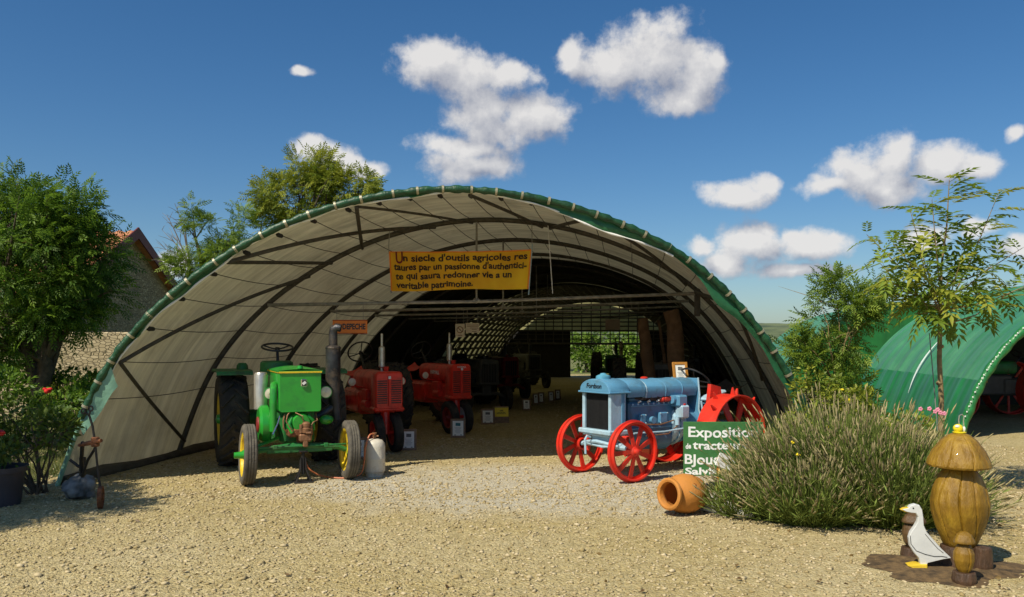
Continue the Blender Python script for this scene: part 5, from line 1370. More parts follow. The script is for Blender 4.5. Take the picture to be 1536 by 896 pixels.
p = GP(110, 750); b = MB(); rock(b, (p.x, p.y + .1, .10), (.19, .15, .125), 4); b.build('boulder', ROCK, label='grey mottled boulder at the foot of the shed beside the wheel hoe', cat='rock', ang=60)
LIME = mat('white_stone', (.55, .52, .44), .9, var=.2, scale=9, bump=.6, bscale=25)
for i, (px, py, s) in enumerate(((1068, 768, .10), (1092, 772, .12), (1112, 762, .10), (1080, 752, .085), (1118, 778, .09), (1058, 760, .07))):
    p = GP(px, py); b = MB(); rock(b, (p.x, p.y, s * .5), (s, s * .8, s * .62), 20 + i, 10)
    b.build('limestone', LIME, label='pale limestone lump edging the lavender behind the terracotta jar', cat='rock', group='limestones edging the lavender', ang=60)
p = GP(-28, 765); T = thing('flower_pot', 'dark plastic flower pot with red geranium at the foot of the bush', 'flower pot', (p.x, p.y + .27, 0))
b = MB(); b.lathe([(0, 0), (.21, 0), (.25, .34), (.275, .345), (.28, .40), (.262, .40), (.25, .36), (0, .35)], 30); b.build('pot', mat('dark_plastic', (.05, .045, .055), .5, var=.2, bump=.1), T)
# ================================================================== plants
def leaf_mat(name, a, c, trans=.3, rough=.5):
    m = bpy.data.materials.new(name); m.use_nodes = True; nt = m.node_tree; N, L = nt.nodes, nt.links; p = N['Principled BSDF']
    p.inputs['Roughness'].default_value = rough; p.inputs['Specular IOR Level'].default_value = .35
    at = N.new('ShaderNodeAttribute'); at.attribute_name = 'rnd'
    mx = N.new('ShaderNodeMix'); mx.data_type = 'RGBA'; mx.inputs[6].default_value = (*a, 1); mx.inputs[7].default_value = (*c, 1); L.new(at.outputs['Fac'], mx.inputs[0])
    L.new(mx.outputs[2], p.inputs['Base Color'])
    tr = N.new('ShaderNodeBsdfTranslucent'); L.new(mx.outputs[2], tr.inputs['Color'])
    ms = N.new('ShaderNodeMixShader'); ms.inputs[0].default_value = trans; L.new(p.outputs[0], ms.inputs[1]); L.new(tr.outputs[0], ms.inputs[2]); L.new(ms.outputs[0], N['Material Output'].inputs[0])
    return m
LEAF_D = leaf_mat('ash_leaves', (.045, .11, .012), (.19, .31, .03), .42)
LEAF_Y = leaf_mat('yellowing_leaves', (.12, .18, .018), (.42, .44, .05), .42)
LEAF_M = leaf_mat('rowan_leaves', (.085, .16, .018), (.27, .37, .04), .42)
LEAF_B = leaf_mat('shrub_leaves', (.04, .085, .012), (.17, .23, .03), .35)
LEAF_F = leaf_mat('bright_hedge_leaves', (.10, .19, .02), (.26, .38, .06), .4)
BARKM = mat('tree_bark', (.10, .075, .05), .9, var=.4, scale=12, bump=.7, bscale=40)
BARKL = mat('young_bark', (.24, .17, .075), .8, var=.25, scale=20, bump=.4, bscale=50)

# pinnate leaf: list of leaflets in local frame (x along rachis, y side, z up)
def pinnate(pairs=4, ll=.34, lw=.125):
    V, Fc = [], []
    def leaflet(o, d, l, w):
        d = Vector(d).normalized(); s = Vector((0, 0, 1)).cross(d).normalized()
        i = len(V); o = Vector(o)
        V.extend([o, o + d * l * .45 + s * w / 2 + Vector((0, 0, .02)), o + d * l - Vector((0, 0, .06)), o + d * l * .45 - s * w / 2 + Vector((0, 0, .02))])
        Fc.extend([(i, i + 1, i + 2), (i, i + 2, i + 3)])
    for k in range(pairs):
        f = .22 + .62 * k / max(1, pairs - 1); z = -.18 * f * f
        for s in (-1, 1): leaflet((f, 0, z), (.62, s * .78, -.12), ll * (1 - .15 * abs(f - .5)), lw)
    leaflet((.92, 0, -.16), (1, 0, -.25), ll, lw)
    i = len(V); V.extend([Vector((0, .008, 0)), Vector((0, -.008, 0)), Vector((.95, 0, -.17))]); Fc.append((i, i + 1, i + 2))
    return np.array([tuple(v) for v in V]), np.array(Fc)
def simple_leaf():
    return np.array([(0, 0, 0), (.45, .26, .05), (1, 0, -.12), (.45, -.26, .05)], float), np.array([(0, 1, 2), (0, 2, 3)])
PINN, SIMP = pinnate(), simple_leaf()
PINN3 = pinnate(3, .42, .19)

def leaf_cloud(centers, dirs, size, tmpl, g, jitter=.35):
    """instance the leaf template at centres with outward directions"""
    n = len(centers); V, Fc = tmpl
    d = dirs + jitter * g.normal(size=(n, 3)); d[:, 2] -= .1
    d /= np.linalg.norm(d, axis=1)[:, None]
    up = np.array([0, 0, 1.0]) + .5 * g.normal(size=(n, 3))
    s = np.cross(up, d); s /= np.linalg.norm(s, axis=1)[:, None] + 1e-9
    u = np.cross(d, s)
    sz = size * (.65 + .7 * g.random(n))
    W = centers[:, None, :] + sz[:, None, None] * (V[None, :, 0:1] * d[:, None] + V[None, :, 1:2] * s[:, None] + V[None, :, 2:3] * u[:, None])
    Fo = (Fc[None] + (np.arange(n) * len(V))[:, None, None]).reshape(-1, 3)
    at = np.repeat(np.clip(.5 + .28 * g.normal(size=n), 0, 1), len(V))
    return W.reshape(-1, 3), Fo, at

def crown(name, parent, lobes, clumps, per, size, m, seed, tmpl=PINN, rc=.38, hollow=.35, tint=.0):
    """lobes: (centre, radii); clumps of leaf sprays are thrown into the lobes, denser to the outside"""
    g = np.random.default_rng(seed); C, D = [], []; tone = []
    vol = np.array([np.prod(r) for _, r in lobes]) ** .7; vol /= vol.sum()
    CL = []
    for k in range(clumps):
        c, r = lobes[g.choice(len(lobes), p=vol)]
        d = g.normal(size=3); d /= np.linalg.norm(d)
        f = (hollow + (1 - hollow) * g.random()) ** .6
        cc = np.array(c) + d * np.array(r) * f
        CL.append(cc); k2 = max(4, int(per * (.5 + g.random())))
        q = g.normal(size=(k2, 3)); q /= np.linalg.norm(q, axis=1)[:, None]
        rr = rc * (.55 + .8 * g.random()) * np.array([1, 1, .75])
        C.append(cc + q * rr * (g.random((k2, 1)) ** .5)); D.append(.6 * q + .5 * d + np.array([0, 0, .15])); tone.append(np.full(k2, g.normal() * .16))
    C, D, tone = np.concatenate(C), np.concatenate(D), np.concatenate(tone)
    W, Fo, at = leaf_cloud(C, D, size, tmpl, g)
    at = np.clip(at + np.repeat(tone, len(tmpl[0])), 0, 1)
    o = link(name, numpy_mesh(name, W, Fo, m, at), None, parent)
    return o, CL

def limbs(parent, base, fork, targets, r0, m, seed, name='trunk', lean=(0, 0)):
    rr = random.Random(seed); b = MB(); base = Vector(base); fork = Vector(fork)
    pts = [base + (fork - base) * (k / 6) + Vector((rr.uniform(-1, 1), rr.uniform(-1, 1), 0)) * r0 * .35 * (k > 0) for k in range(7)]
    b.tube(pts, [r0 * (1.25 if k == 0 else 1 - .05 * k) for k in range(7)], 12)
    for t in targets:
        t = Vector(t); s = pts[-1] if rr.random() < .6 else pts[rr.choice([3, 4, 5])]
        mid = s.lerp(t, .5) + Vector((rr.uniform(-1, 1), rr.uniform(-1, 1), rr.uniform(0, 1))) * (t - s).length * .10
        q = [s, s.lerp(mid, .5), mid, mid.lerp(t, .5) + Vector((rr.uniform(-1, 1), rr.uniform(-1, 1), 0)) * .04, t]
        k = min(.62, .25 + .12 * (t - s).length); b.tube(q, [r0 * k, r0 * k * .8, r0 * k * .55, r0 * k * .32, r0 * .05], 7)
        for j in range(3):
            o_ = q[2 + (j % 2)]; e = o_ + Vector((rr.uniform(-1, 1), rr.uniform(-1, 1), rr.uniform(-.1, .9))) * (t - s).length * .35
            b.tube([o_, o_.lerp(e, .5) + Vector((0, 0, .03)), e], [r0 * k * .4, r0 * k * .25, r0 * .03], 5)
    return b.build(name, m, parent)

def tree(label, base, fork, lobes, clumps, per, size, m, seed, r0=.12, tmpl=PINN, rc=.4, bark=BARKM, cat='tree', name='tree', group=None, hollow=.35, nl=12):
    T = thing(name, label, cat, tuple(base), 0, group)
    B = Vector(base); L_ = [(np.array(c) - np.array(base), r) for c, r in lobes]
    o, CL = crown('crown', T, L_, clumps, per, size, m, seed, tmpl, rc, hollow)
    CL = sorted(CL, key=lambda c: -c[2])
    tg = [CL[i] for i in range(0, len(CL), max(1, len(CL) // nl))]
    limbs(T, (0, 0, -.05), Vector(fork) - B, tg, r0, bark, seed)
    return T

def w(px, py, Y): return tuple(PX(px, py, Y))
# big ash on the left
Yt = 13.2
tree('large dense green ash tree in front of the stone house', (PX(58, 500, Yt).x, Yt, 0), w(66, 540, Yt),
     [(w(40, 400, Yt), (1.2, 1.3, 1.3)), (w(90, 392, Yt), (.72, 1.0, .9)), (w(35, 315, Yt), (.7, .8, .6)), (w(105, 325, Yt), (.5, .6, .5)), (w(125, 440, Yt), (.42, .6, .45)), (w(140, 372, Yt), (.22, .4, .22)), (w(-40, 420, Yt), (1.3, 1.3, 1.5)), (w(70, 468, Yt), (.85, .9, .32)), (w(-30, 505, Yt), (.8, .9, .5))],
     185, 50, .20, LEAF_D, 3, .13, PINN, .36, nl=16)
# tree seen above the vault, yellowing
Yb = 24.0
tree('yellowing leafy tree rising behind the big shed roof', (PX(455, 500, Yb).x, Yb, 0), w(455, 420, Yb),
     [(w(450, 300, Yb), (1.1, 1.1, 1.0)), (w(470, 262, Yb), (.75, .8, .62)), (w(415, 300, Yb), (.6, .8, .7)), (w(525, 285, Yb), (.85, .9, .6)), (w(470, 350, Yb), (1.6, 1.2, .9)), (w(545, 330, Yb), (.6, .8, .8))],
     120, 42, .26, LEAF_Y, 5, .14, PINN, .34)
Yc = 22.0
tree('thin half-bare tree beside the red roof edge of the stone house', (PX(310, 500, Yc).x, Yc, 0), w(310, 430, Yc),
     [(w(330, 350, Yc), (.75, .7, .65)), (w(345, 390, Yc), (.8, .8, .6)), (w(290, 320, Yc), (.22, .3, .35)), (w(285, 400, Yc), (.5, .5, .35)), (w(360, 330, Yc), (.3, .3, .35))],
     52, 34, .20, LEAF_M, 7, .10, PINN, .26, nl=10)
bt = thing('bare_branch_tree', 'leafless twiggy tree standing beside the half-bare tree', 'tree', (PX(290, 500, Yc).x, Yc + .4, 0))
rr = random.Random(2); b = MB(); B0 = Vector(bt.location)
root = Vector((0, 0, -.05)); top = PX(285, 400, Yc + .4) - B0; b.tube([root, root.lerp(top, .5) + Vector((.06, 0, 0)), top], [.08, .06, .04], 8)
for (x, y) in ((243, 345), (250, 322), (258, 352), (240, 372), (270, 330), (262, 305), (236, 392), (277, 318), (248, 400), (255, 370)):
    t = PX(x, y, Yc + .4 + rr.uniform(-.3, .3)) - B0; m_ = top.lerp(t, .55) + Vector((rr.uniform(-.1, .1), 0, rr.uniform(0, .12)))
    b.tube([top, m_, t], [.022, .014, .004], 5)
    for j in range(5):
        s = m_.lerp(t, rr.random()); e = s + Vector((rr.uniform(-.35, .1), rr.uniform(-.2, .2), rr.uniform(.0, .3))); b.tube([s, s.lerp(e, .5) + Vector((0, 0, .02)), e], [.008, .006, .003], 4)
b.build('trunk', mat('grey_twigs', (.20, .17, .14), .9, bump=.3), bt)
# rear trees seen through the far opening
for i, (px, Y, h) in enumerate(((835, 48, 2.3), (880, 45.5, 1.9), (925, 47, 2.1), (972, 46, 1.8), (1030, 50, 2.6), (1080, 47, 2.2), (790, 52, 2.6))):
    x = (px - CX) / F * Y
    tree('sunlit light green tree beyond the rear opening of the shed', (x, Y, 0), (x, Y, .9), [((x, Y, h * .55), (1.3, 1.1, h * .5)), ((x + .4, Y, h * .85), (.8, .8, h * .3)), ((x - .5, Y + .2, h * .75), (.8, .8, h * .35)), ((x + .2, Y - .5, .45), (1.3, .5, .45))], 42, 34, .26, LEAF_F, 30 + i, .1, SIMP, .38, group='trees beyond the rear opening', nl=5)
# bushy rowan right of the vault
Yr = 12.4
tree('bushy young tree between the big shed and the green ribbed shed', (PX(1262, 500, Yr).x, Yr, 0), w(1258, 580, Yr),
     [(w(1255, 480, Yr), (.62, .6, .62)), (w(1285, 440, Yr), (.32, .35, .38)), (w(1225, 540, Yr), (.45, .5, .42)), (w(1305, 500, Yr), (.40, .4, .36)), (w(1262, 420, Yr), (.13, .2, .25)), (w(1262, 590, Yr), (.5, .5, .35))],
     74, 30, .17, LEAF_M, 11, .045, PINN, .2, BARKL)
# staked young ash with separate compound leaves
def young_ash():
    Y = 8.9; base = PX(1411, 500, Y); base.z = 0
    T = thing('young_ash_tree', 'slender young tree with feathery leaves rising behind the wooden mushroom', 'tree', tuple(base))
    def q(px, py, dy=0): return PX(px, py, Y + dy) - base
    b = MB(); b.tube([(0, 0, -.05), q(1411, 660), q(1412, 600), q(1409, 540), q(1410, 490), q(1411, 440), q(1412, 400), q(1420, 340), q(1424, 270)], [.032, .029, .027, .025, .023, .018, .012, .008, .004], 10); b.build('trunk', BARKL, T)
    for (px, py) in ((1413, 630), (1409, 575), (1411, 520)):
        c = q(px, py); b = MB(); b.tube([c - Vector((0, 0, .02)), c, c + Vector((0, 0, .02))], [.026, .034, .026], 10); b.build('knot', BARKL, T)
    b = MB(); b.tube([q(1407, 655, .06), q(1402, 590, .06), q(1394, 500, .06)], .006, 6); b.build('tie', CORD, T)
    tips = [((1300, 352), .3), ((1330, 420), -.3), ((1365, 315), .1), ((1398, 300), -.2), ((1500, 285), .0), ((1534, 372), .2), ((1320, 395), -.1), ((1470, 440), -.35), ((1515, 440), .1), ((1372, 470), -.4), ((1440, 470), .35), ((1350, 450), .3), ((1462, 340), .4), ((1380, 380), -.45), ((1560, 420), -.1), ((1440, 395), -.3), ((1405, 350), .35), ((1345, 385), .4), ((1488, 398), -.2), ((1398, 430), -.45), ((1425, 440), -.4), ((1360, 425), -.2), ((1385, 455), .25), ((1450, 425), .2), ((1340, 365), .1)]
    g = random.Random(4); V, Fc = pinnate(4, .40, .15)
    meshes = []
    for k in range(4):
        gg = np.random.default_rng(k); W = V.copy(); W[:, 2] -= .25 * (W[:, 0] ** 2) * (.4 + .5 * k / 3); W += .012 * gg.normal(size=W.shape)
        meshes.append(numpy_mesh('leaf', W, Fc, LEAF_Y2 if k == 3 else LEAF_M2, np.full(len(W), .2 + .22 * k)))
    count = 0
    for (tp, dy) in tips + [((1424, 268), 0)]:
        st = q(1411, g.uniform(430, 490)); en = q(tp[0], tp[1], dy)
        mid = st.lerp(en, .5) + Vector((0, 0, -.06)); pts = [st, st.lerp(mid, .5), mid, mid.lerp(en, .5), en]
        if tp != (1424, 268):
            b = MB(); b.tube(pts, [.010, .008, .0065, .005, .003], 6); b.build('branch', BARKL, T)
        else: pts = [q(1412, 400), q(1416, 370), q(1420, 340), q(1422, 300), q(1424, 268)]
        ln = (en - st).length; nn = max(10, int(ln / .078))
        for k in range(nn):
            f = .34 + .66 * (k / (nn - 1)); i = min(3, int(f * 4)); p = pts[i].lerp(pts[i + 1], f * 4 - i); dr = (pts[min(4, i + 1)] - pts[i]).normalized()
            ang = g.uniform(0, 6.28) if k < nn - 3 else 2.1 * k
            side = dr.orthogonal().normalized(); side.rotate(Matrix.Rotation(ang, 3, dr))
            d = (side * .9 + dr * .55 + Vector((0, 0, .12))).normalized()
            o = bpy.data.objects.new('leaf', g.choice(meshes)); COL.objects.link(o); o.parent = T
            z = (Vector((0, 0, 1)) - d * d.z); z.normalize(); y = z.cross(d)
            s = g.uniform(.19, .30)
            o.matrix_local = Matrix.Translation(p) @ Matrix((d, y, z)).transposed().to_4x4() @ Matrix.Diagonal((s, s, s, 1)); count += 1
    print('young ash leaves', count)
LEAF_M2 = leaf_mat('young_ash_leaves', (.10, .18, .018), (.29, .39, .045), .45)
LEAF_Y2 = leaf_mat('young_ash_pale_leaves', (.16, .21, .02), (.38, .40, .05), .45)
young_ash()

# shrubs at the left corner
def shrub(label, px, py, Y, lobes, clumps, per, size, m, seed, rc=.16, name='shrub', cat='shrub', tmpl=SIMP):
    base = PX(px, py, Y); base.z = 0
    T = thing(name, label, cat, tuple(base))
    o, CL = crown('foliage', T, [(np.array(PX(a, c, Y + dy)) - np.array(base), r) for a, c, dy, r in lobes], clumps, per, size, m, seed, tmpl, rc, .2)
    b = MB(); rr = random.Random(seed)
    for i in range(0, len(CL), max(1, len(CL) // 14)):
        t = Vector(CL[i]); s = Vector((rr.uniform(-.08, .08), rr.uniform(-.08, .08), -.03)); mid = s.lerp(t, .5) + Vector((rr.uniform(-.08, .08), 0, .06)); b.tube([s, mid, t], [.014, .009, .003], 5)
    b.build('stems', BARKM, T)
    return T
S1 = shrub('leafy green rose bush leaning over the grass at the shed foot', 60, 700, 9.3, [(50, 645, 0, (.42, .35, .26)), (92, 648, 0, (.22, .25, .17)), (10, 625, .2, (.4, .4, .22)), (-20, 660, 0, (.4, .4, .35))], 52, 34, .075, LEAF_B, 21)
S2 = shrub('dark low bush under the ash tree trunk', 20, 600, 11.6, [(0, 585, 0, (.6, .5, .3)), (80, 605, .5, (.45, .4, .25)), (120, 600, 1.2, (.45, .4, .3)), (-40, 580, 0, (.6, .5, .45))], 60, 34, .09, LEAF_D, 22, .2)
S3 = shrub('sunlit dry hedge bush in front of the stone wall', 110, 590, 15.5, [(100, 585, 0, (.6, .4, .32)), (135, 592, .3, (.45, .4, .28)), (70, 590, 0, (.4, .4, .28))], 50, 34, .085, LEAF_Y, 23, .2)
S4 = shrub('climbing vine trained along the foot of the ash tree', 100, 560, 13.6, [(85, 562, 0, (.35, .2, .12)), (125, 568, 0, (.3, .2, .10)), (60, 566, 0, (.3, .2, .14))], 26, 26, .08, LEAF_D, 24, .14, 'vine', 'vine')
PETR = mat('red_petals', (.62, .02, .015), .5, var=.2, scale=60, bump=0)
def flower(parent, p, r, m, n=9, seed=0):
    rr = random.Random(seed); b = MB()
    for k in range(n):
        b.ball(Vector(p) + Vector((rr.uniform(-1, 1), rr.uniform(-1, 1), rr.uniform(-.6, .6))) * r * .6, (r * .5, r * .5, r * .36), 7, 5)
    return b.build('flower', m, parent)
pot = [o for o in bpy.data.objects if o.name.startswith('flower_pot')][0]
g_ = np.random.default_rng(5)
lobesp = [(np.array((0, 0, .52)), (.22, .2, .14)), (np.array((.05, -.05, .62)), (.14, .12, .1))]
crown('foliage', pot, lobesp, 20, 18, .07, LEAF_B, 25, SIMP, .1, .2)
b = MB(); 
for t in ((.1, -.1, .74), (-.06, -.12, .66), (.16, .0, .6), (0, .1, .65)): b.tube([(t[0] * .3, t[1] * .3, .33), (t[0] * .7, t[1] * .7, .5), t], [.008, .007, .004], 6)
b.build('stems', mat('green_stem', (.08, .14, .03), .6), pot)
flower(pot, (.10, -.12, .76), .05, PETR, 11, 3); flower(pot, (-.08, -.12, .68), .03, PETR, 8, 4)
flower(S2, PX(71, 586, 11.3) - Vector(S2.location), .06, PETR, 9, 5)

# lavender
LAVS = leaf_mat('lavender_stems', (.06, .10, .014), (.24, .30, .055), .1, .7)
LAVF = leaf_mat('lavender_spikes', (.21, .175, .075), (.52, .44, .22), .1, .8)
def lavender(label, cx, cy, rx, ry, h, n, seed, xlim=None):
    T = thing('lavender_bush', label, 'lavender', (cx, cy, 0), 0, None)
    g = np.random.default_rng(seed)
    a = g.random(n) * 6.283; f = g.random(n) ** .5
    bx, by = rx * .55 * f * np.cos(a), ry * .55 * f * np.sin(a)
    ln = h * (.62 + .42 * g.random(n)) * (1.05 - .18 * f ** 2)
    ln = ln * (1 + .14 * np.sin(3 * a + seed) * f + .10 * np.sin(7 * a + 2 * seed) * f + .09 * g.normal(size=n))
    tilt = .08 + .88 * f ** 1.3 + .17 * g.normal(size=n); ta = a + .45 * g.normal(size=n)
    P0 = np.stack([bx, by, np.zeros(n)], 1)
    d1 = np.stack([np.sin(tilt) * np.cos(ta), np.sin(tilt) * np.sin(ta), np.cos(tilt)], 1)
    t2 = tilt * (.85 + .3 * g.random(n)); d2 = np.stack([np.sin(t2) * np.cos(ta), np.sin(t2) * np.sin(ta), np.cos(t2)], 1)
    P1 = P0 + d1 * (ln * .5)[:, None]; P2 = P1 + d2 * (ln * .5)[:, None]
    s = np.cross(d1, g.normal(size=(n, 3))); s /= np.linalg.norm(s, axis=1)[:, None]; u = np.cross(d1, s)
    ring = [(1, 0), (-.5, .87), (-.5, -.87)]
    V = np.stack([P + .0035 * k * (x * s + y * u) for P, k in ((P0, 1.0), (P1, .8), (P2, .6)) for x, y in ring], 1)
    Fq = []
    for r_ in range(2):
        for k in range(3): Fq.append((r_ * 3 + k, r_ * 3 + (k + 1) % 3, r_ * 3 + 3 + (k + 1) % 3, r_ * 3 + 3 + k))
    Fq = np.array(Fq); Fc = (Fq[None] + (np.arange(n) * 9)[:, None, None]).reshape(-1, 4)
    at = np.repeat(np.clip(.5 + .3 * g.normal(size=n), 0, 1), 9)
    link('stems', numpy_mesh('stems', V.reshape(-1, 3), Fc, LAVS, at), None, T)['kind'] = 'stuff'
    # narrow leaves in the lower half
    m = n * 5; i = g.integers(0, n, m); fr = (g.random(m) ** .75) * .86
    C = P0[i] + (P1[i] - P0[i]) * np.minimum(1, fr * 2)[:, None] + (P2[i] - P1[i]) * np.maximum(0, fr * 2 - 1)[:, None]
    D = d1[i] + .5 * g.normal(size=(m, 3)) + np.array([0, 0, .35])
    NARROW = (np.array([(0, 0, 0), (.5, .06, .03), (1, 0, 0), (.5, -.06, .03)], float), np.array([(0, 1, 2), (0, 2, 3)]))
    W, Fo, at = leaf_cloud(C, D, .095, NARROW, g, .2)
    link('leaves', numpy_mesh('leaves', W, Fo, LAVS, at), None, T)['kind'] = 'stuff'
    # flower spikes
    k = np.where(g.random(n) < .40)[0]; q = len(k); L_ = .06 + .07 * g.random(q)
    pr = [(.0, .0025), (.16, .0075), (.34, .005), (.5, .0082), (.72, .006), (1, .001)]
    V = []
    for (z, r) in pr:
        for j in range(5):
            t = 2 * math.pi * j / 5 + z * 2
            V.append(P2[k] + d2[k] * (L_ * z)[:, None] + r * (math.cos(t) * s[k] + math.sin(t) * u[k]))
    V = np.stack(V, 1); Fq = np.array([(a_ * 5 + j, a_ * 5 + (j + 1) % 5, a_ * 5 + 5 + (j + 1) % 5, a_ * 5 + 5 + j) for a_ in range(5) for j in range(5)])
    Fc = (Fq[None] + (np.arange(q) * 30)[:, None, None]).reshape(-1, 4)
    at = np.repeat(np.clip(.45 + .3 * g.normal(size=q), 0, 1), 30)
    link('flower_spikes', numpy_mesh('flower_spikes', V.reshape(-1, 3), Fc, LAVF, at), None, T)['kind'] = 'stuff'
    return T
lavender('wide lavender bush whose stems lean over the green board', 2.92, 8.45, .70, .7, .76, 1900, 41)
lavender('tall lavender bush in the middle of the clump beside the tall wooden mushroom', 3.42, 8.35, .85, .85, .96, 2600, 42)
lavender('lavender bush behind the white duck', 3.58, 7.80, .66, .6, .82, 1500, 43)
lavender('rear lavender bush against the shed foot', 3.5, 9.25, .8, .6, .95, 1400, 44)
lavender('low lavender bush at the foot of the clump by the gravel', 2.85, 7.85, .7, .5, .55, 1500, 45)
lavender('small lavender bush behind the tall wooden mushroom', 4.05, 7.85, .36, .36, .55, 350, 46)
lavender('lavender bush under the young tree beside the ribbed shed', 4.55, 9.7, .75, .5, .6, 700, 47)
lavender('straggly low lavender beside the terracotta jar and limestones', 2.28, 8.12, .42, .35, .42, 420, 48)
YELP = mat('yellow_petals', (.80, .62, .02), .5, bump=0)
W1 = shrub('tall wild plant with yellow flowers growing behind the lavender', 1215, 700, 9.4, [(1210, 610, 0, (.25, .2, .3)), (1225, 570, .1, (.14, .15, .22)), (1195, 640, 0, (.2, .2, .25)), (1250, 600, .3, (.16, .15, .25))], 36, 22, .06, LEAF_Y, 26, .11, 'wild_plant', 'plant')
for i, (px, py, dy) in enumerate(((1189, 664, -1.3), (1197, 682, -1.5), (1205, 716, -1.7), (1263, 585, 0), (1240, 640, -.4), (1272, 600, 0))):
    p = PX(px, py, 9.4 + dy)
    if dy < -1:
        b = MB(); r0 = Vector((p.x + .02, p.y + .05, 0)) - Vector(W1.location); b.tube([r0, r0.lerp(p - Vector(W1.location), .5) + Vector((.02, 0, 0)), p - Vector(W1.location)], .004, 5); b.build('stalk', MATS['green_stem'], W1)
    flower(W1, p - Vector(W1.location), .022, YELP, 8, 30 + i)
W2 = shrub('dry yellow-green weeds at the foot of the green ribbed shed', 1330, 650, 11.5, [(1310, 625, 0, (.35, .3, .2)), (1370, 640, 0, (.4, .3, .16)), (1285, 610, .3, (.3, .3, .25))], 34, 26, .07, LEAF_Y, 27, .15, 'weeds', 'plant')

# unseen tree added left of the yard to throw dappled shade on the corner
tree('broad unseen tree added left of the yard to shade the corner', (-7.7, 6.2, 0), (-7.6, 6.3, 2.0), [((-7.3, 6.3, 3.5), (1.2, 1.1, .9)), ((-6.7, 6.6, 3.2), (.7, .7, .5)), ((-8.0, 5.8, 4.0), (1.1, 1.1, .8))], 80, 34, .26, LEAF_D, 60, .14, PINN, .4)
g = np.random.default_rng(77); n = 260
C = np.stack([-6.5 + 13 * g.random(n), 5.4 + 6.5 * g.random(n) ** 1.2, .018 + .012 * g.random(n)], 1); D = np.stack([g.normal(size=n), g.normal(size=n), .12 * g.normal(size=n)], 1)
Wf, Ff, af = leaf_cloud(C, D, .045, SIMP, g, .05)
link('fallen_leaves', numpy_mesh('fallen_leaves', Wf, Ff, leaf_mat('dry_leaves', (.10, .055, .02), (.28, .19, .07), .1), af))['kind'] = 'stuff'
# grass on the left
g = np.random.default_rng(50); n = 15000
y = 9.2 + 9 * g.random(n) ** 1.6; x = -5.7 + (y - 9.8) * .14 - (.2 + 4.5 * g.random(n) ** 1.3) * (y / 11)
C = np.stack([x, y, np.zeros(n)], 1); D = np.stack([.45 * g.normal(size=n), .45 * g.normal(size=n), np.ones(n)], 1)
BL = (np.array([(0, .03, 0), (0, -.03, 0), (1, 0, -.1)], float), np.array([(0, 1, 2)]))
W, Fo, at = leaf_cloud(C, D, .15, BL, g, .1)
link('grass', numpy_mesh('grass', W, Fo, leaf_mat('grass_blades', (.06, .09, .018), (.20, .20, .05), .2), at))['kind'] = 'stuff'

# ------------------------------------------------------------------ stone house behind the ash
def rubble(name, a, c):
    m = bpy.data.materials.new(name); m.use_nodes = True; nt = m.node_tree; N, L = nt.nodes, nt.links; p = N['Principled BSDF']; p.inputs['Roughness'].default_value = .9
    tc = N.new('ShaderNodeTexCoord'); mp = N.new('ShaderNodeMapping'); mp.inputs['Scale'].default_value = (1, 1, 1.9); L.new(tc.outputs['Object'], mp.inputs[0])
    vo = N.new('ShaderNodeTexVoronoi'); vo.inputs['Scale'].default_value = 8.5; L.new(mp.outputs[0], vo.inputs['Vector'])
    ve = N.new('ShaderNodeTexVoronoi'); ve.feature = 'DISTANCE_TO_EDGE'; ve.inputs['Scale'].default_value = 8.5; L.new(mp.outputs[0], ve.inputs['Vector'])
    sp = N.new('ShaderNodeSeparateColor'); L.new(vo.outputs['Color'], sp.inputs[0])
    mx = N.new('ShaderNodeMix'); mx.data_type = 'RGBA'; mx.inputs[6].default_value = (*a, 1); mx.inputs[7].default_value = (*c, 1); L.new(sp.outputs[0], mx.inputs[0])
    mr = N.new('ShaderNodeMapRange'); mr.inputs[1].default_value = 0; mr.inputs[2].default_value = .09; L.new(ve.outputs[0], mr.inputs[0])
    m2 = N.new('ShaderNodeMix'); m2.data_type = 'RGBA'; m2.inputs[6].default_value = (a[0] * .72, a[1] * .72, a[2] * .72, 1); L.new(mr.outputs[0], m2.inputs[0]); L.new(mx.outputs[2], m2.inputs[7]); L.new(m2.outputs[2], p.inputs['Base Color'])
    bp = N.new('ShaderNodeBump'); bp.inputs['Strength'].default_value = .8; bp.inputs['Distance'].default_value = .05; L.new(mr.outputs[0], bp.inputs['Height']); L.new(bp.outputs[0], p.inputs['Normal'])
    return m
H = thing('stone_house', 'rubble stone house with tiled roof and dark red verge board behind the ash', 'house', (-11, 24, 0))
ST = rubble('rubble_stone', (.34, .27, .15), (.50, .41, .25)); TILE = mat('clay_tiles', (.36, .13, .055), .85, var=.35, scale=5, col2=(.46, .21, .10), bump=.4, bscale=20)
zr, ze = 4.78, 2.75
b = MB(); b.prism([(-4, 0), (4, 0), (4, ze), (0, zr), (-4, ze)], .4, Matrix(((0, 0, -1, 0), (1, 0, 0, 0), (0, 1, 0, 0), (0, 0, 0, 1)))); b.build('gable_wall', ST, H, smooth=False)
b = MB(); b.box((-7, -3.8, ze / 2), (13.19, .4, ze)); b.build('front_wall', ST, H, smooth=False)
b = MB(); b.box((-7, 3.8, ze / 2), (13.19, .4, ze)); b.build('rear_wall', ST, H, smooth=False)
TM = []
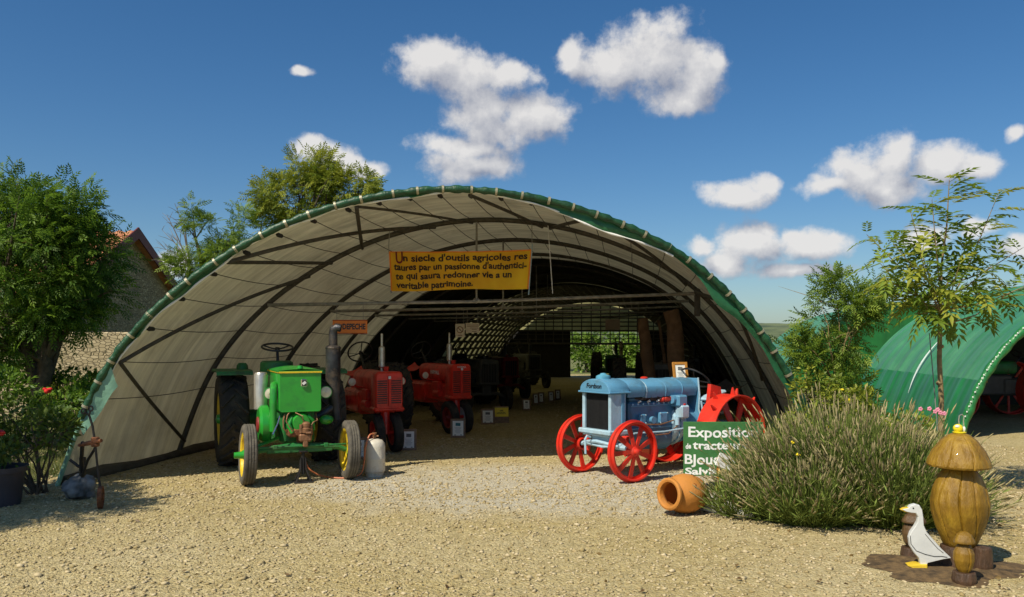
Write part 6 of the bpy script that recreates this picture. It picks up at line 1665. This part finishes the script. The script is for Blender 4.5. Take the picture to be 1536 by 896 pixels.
def tile_mesh():
    b = MB(); n = 6
    for k in range(n + 1):
        pass
    b.grid(lambda u, w_: ((u - .5) * .34, w_ * .46, .07 * math.sin(math.pi * u) + .02 * (1 - w_)), 6, 1)
    return b.mesh('roof_tile', TILE)
tm = tile_mesh(); slope = math.atan2(zr - ze, 4)
b = MB()
for s in (-1, 1): b.add([(.22, s * 4.3, ze - .15 + .03), (-14, s * 4.3, ze - .15 + .03), (-14, 0, zr + .06), (.22, 0, zr + .06), (.22, s * 4.3, ze - .25), (-14, s * 4.3, ze - .25), (-14, 0, zr - .06), (.22, 0, zr - .06)], [(0, 1, 2, 3), (7, 6, 5, 4), (0, 4, 5, 1), (1, 5, 6, 2), (2, 6, 7, 3), (3, 7, 4, 0)])
roof = b.build('roof', TILE, H, smooth=False)
ln = 4.3 / math.cos(slope)
for i in range(10):
    for k in range(14):
        o = bpy.data.objects.new('roof_tile', tm); COL.objects.link(o); o.parent = roof
        f = i / 10; o.location = (.05 - .34 * k, -4.3 + 4.3 * f, ze - .08 + (zr + .13 - ze) * f); o.rotation_euler = (slope, 0, 0)
VERGE = mat('dark_red_board', (.13, .022, .02), .6, var=.2)
for s in (-1, 1):
    b = MB(); b.add([(.22, s * 4.35, ze - .30), (.26, s * 4.35, ze - .30), (.26, s * 4.35, ze - .02), (.22, s * 4.35, ze - .02), (.22, 0, zr - .12), (.26, 0, zr - .12), (.26, 0, zr + .20), (.22, 0, zr + .20)], [(0, 1, 2, 3), (7, 6, 5, 4), (0, 4, 5, 1), (1, 5, 6, 2), (2, 6, 7, 3), (3, 7, 4, 0)]); b.build('verge_board', VERGE, H, smooth=False)
GL = mat('dark_window', (.02, .022, .025), .15)
b = MB(); b.box((-3.0, -4.02, 1.5), (.9, .05, 1.2)); wn = b.build('window', GL, H); b = MB(); b.box((-3.0, -4.06, .86), (1.05, .12, .08)); b.build('sill', ST, wn)
# low garden wall in the sun
Wl = PX(96, 566, 18.5)
b = MB(); b.box((-9.6, 18.5, .95), (3.6, .35, 1.9), ch=.03); b.build('garden_wall', ST, label='sunlit low rubble wall beyond the hedge bush', cat='wall', smooth=False)
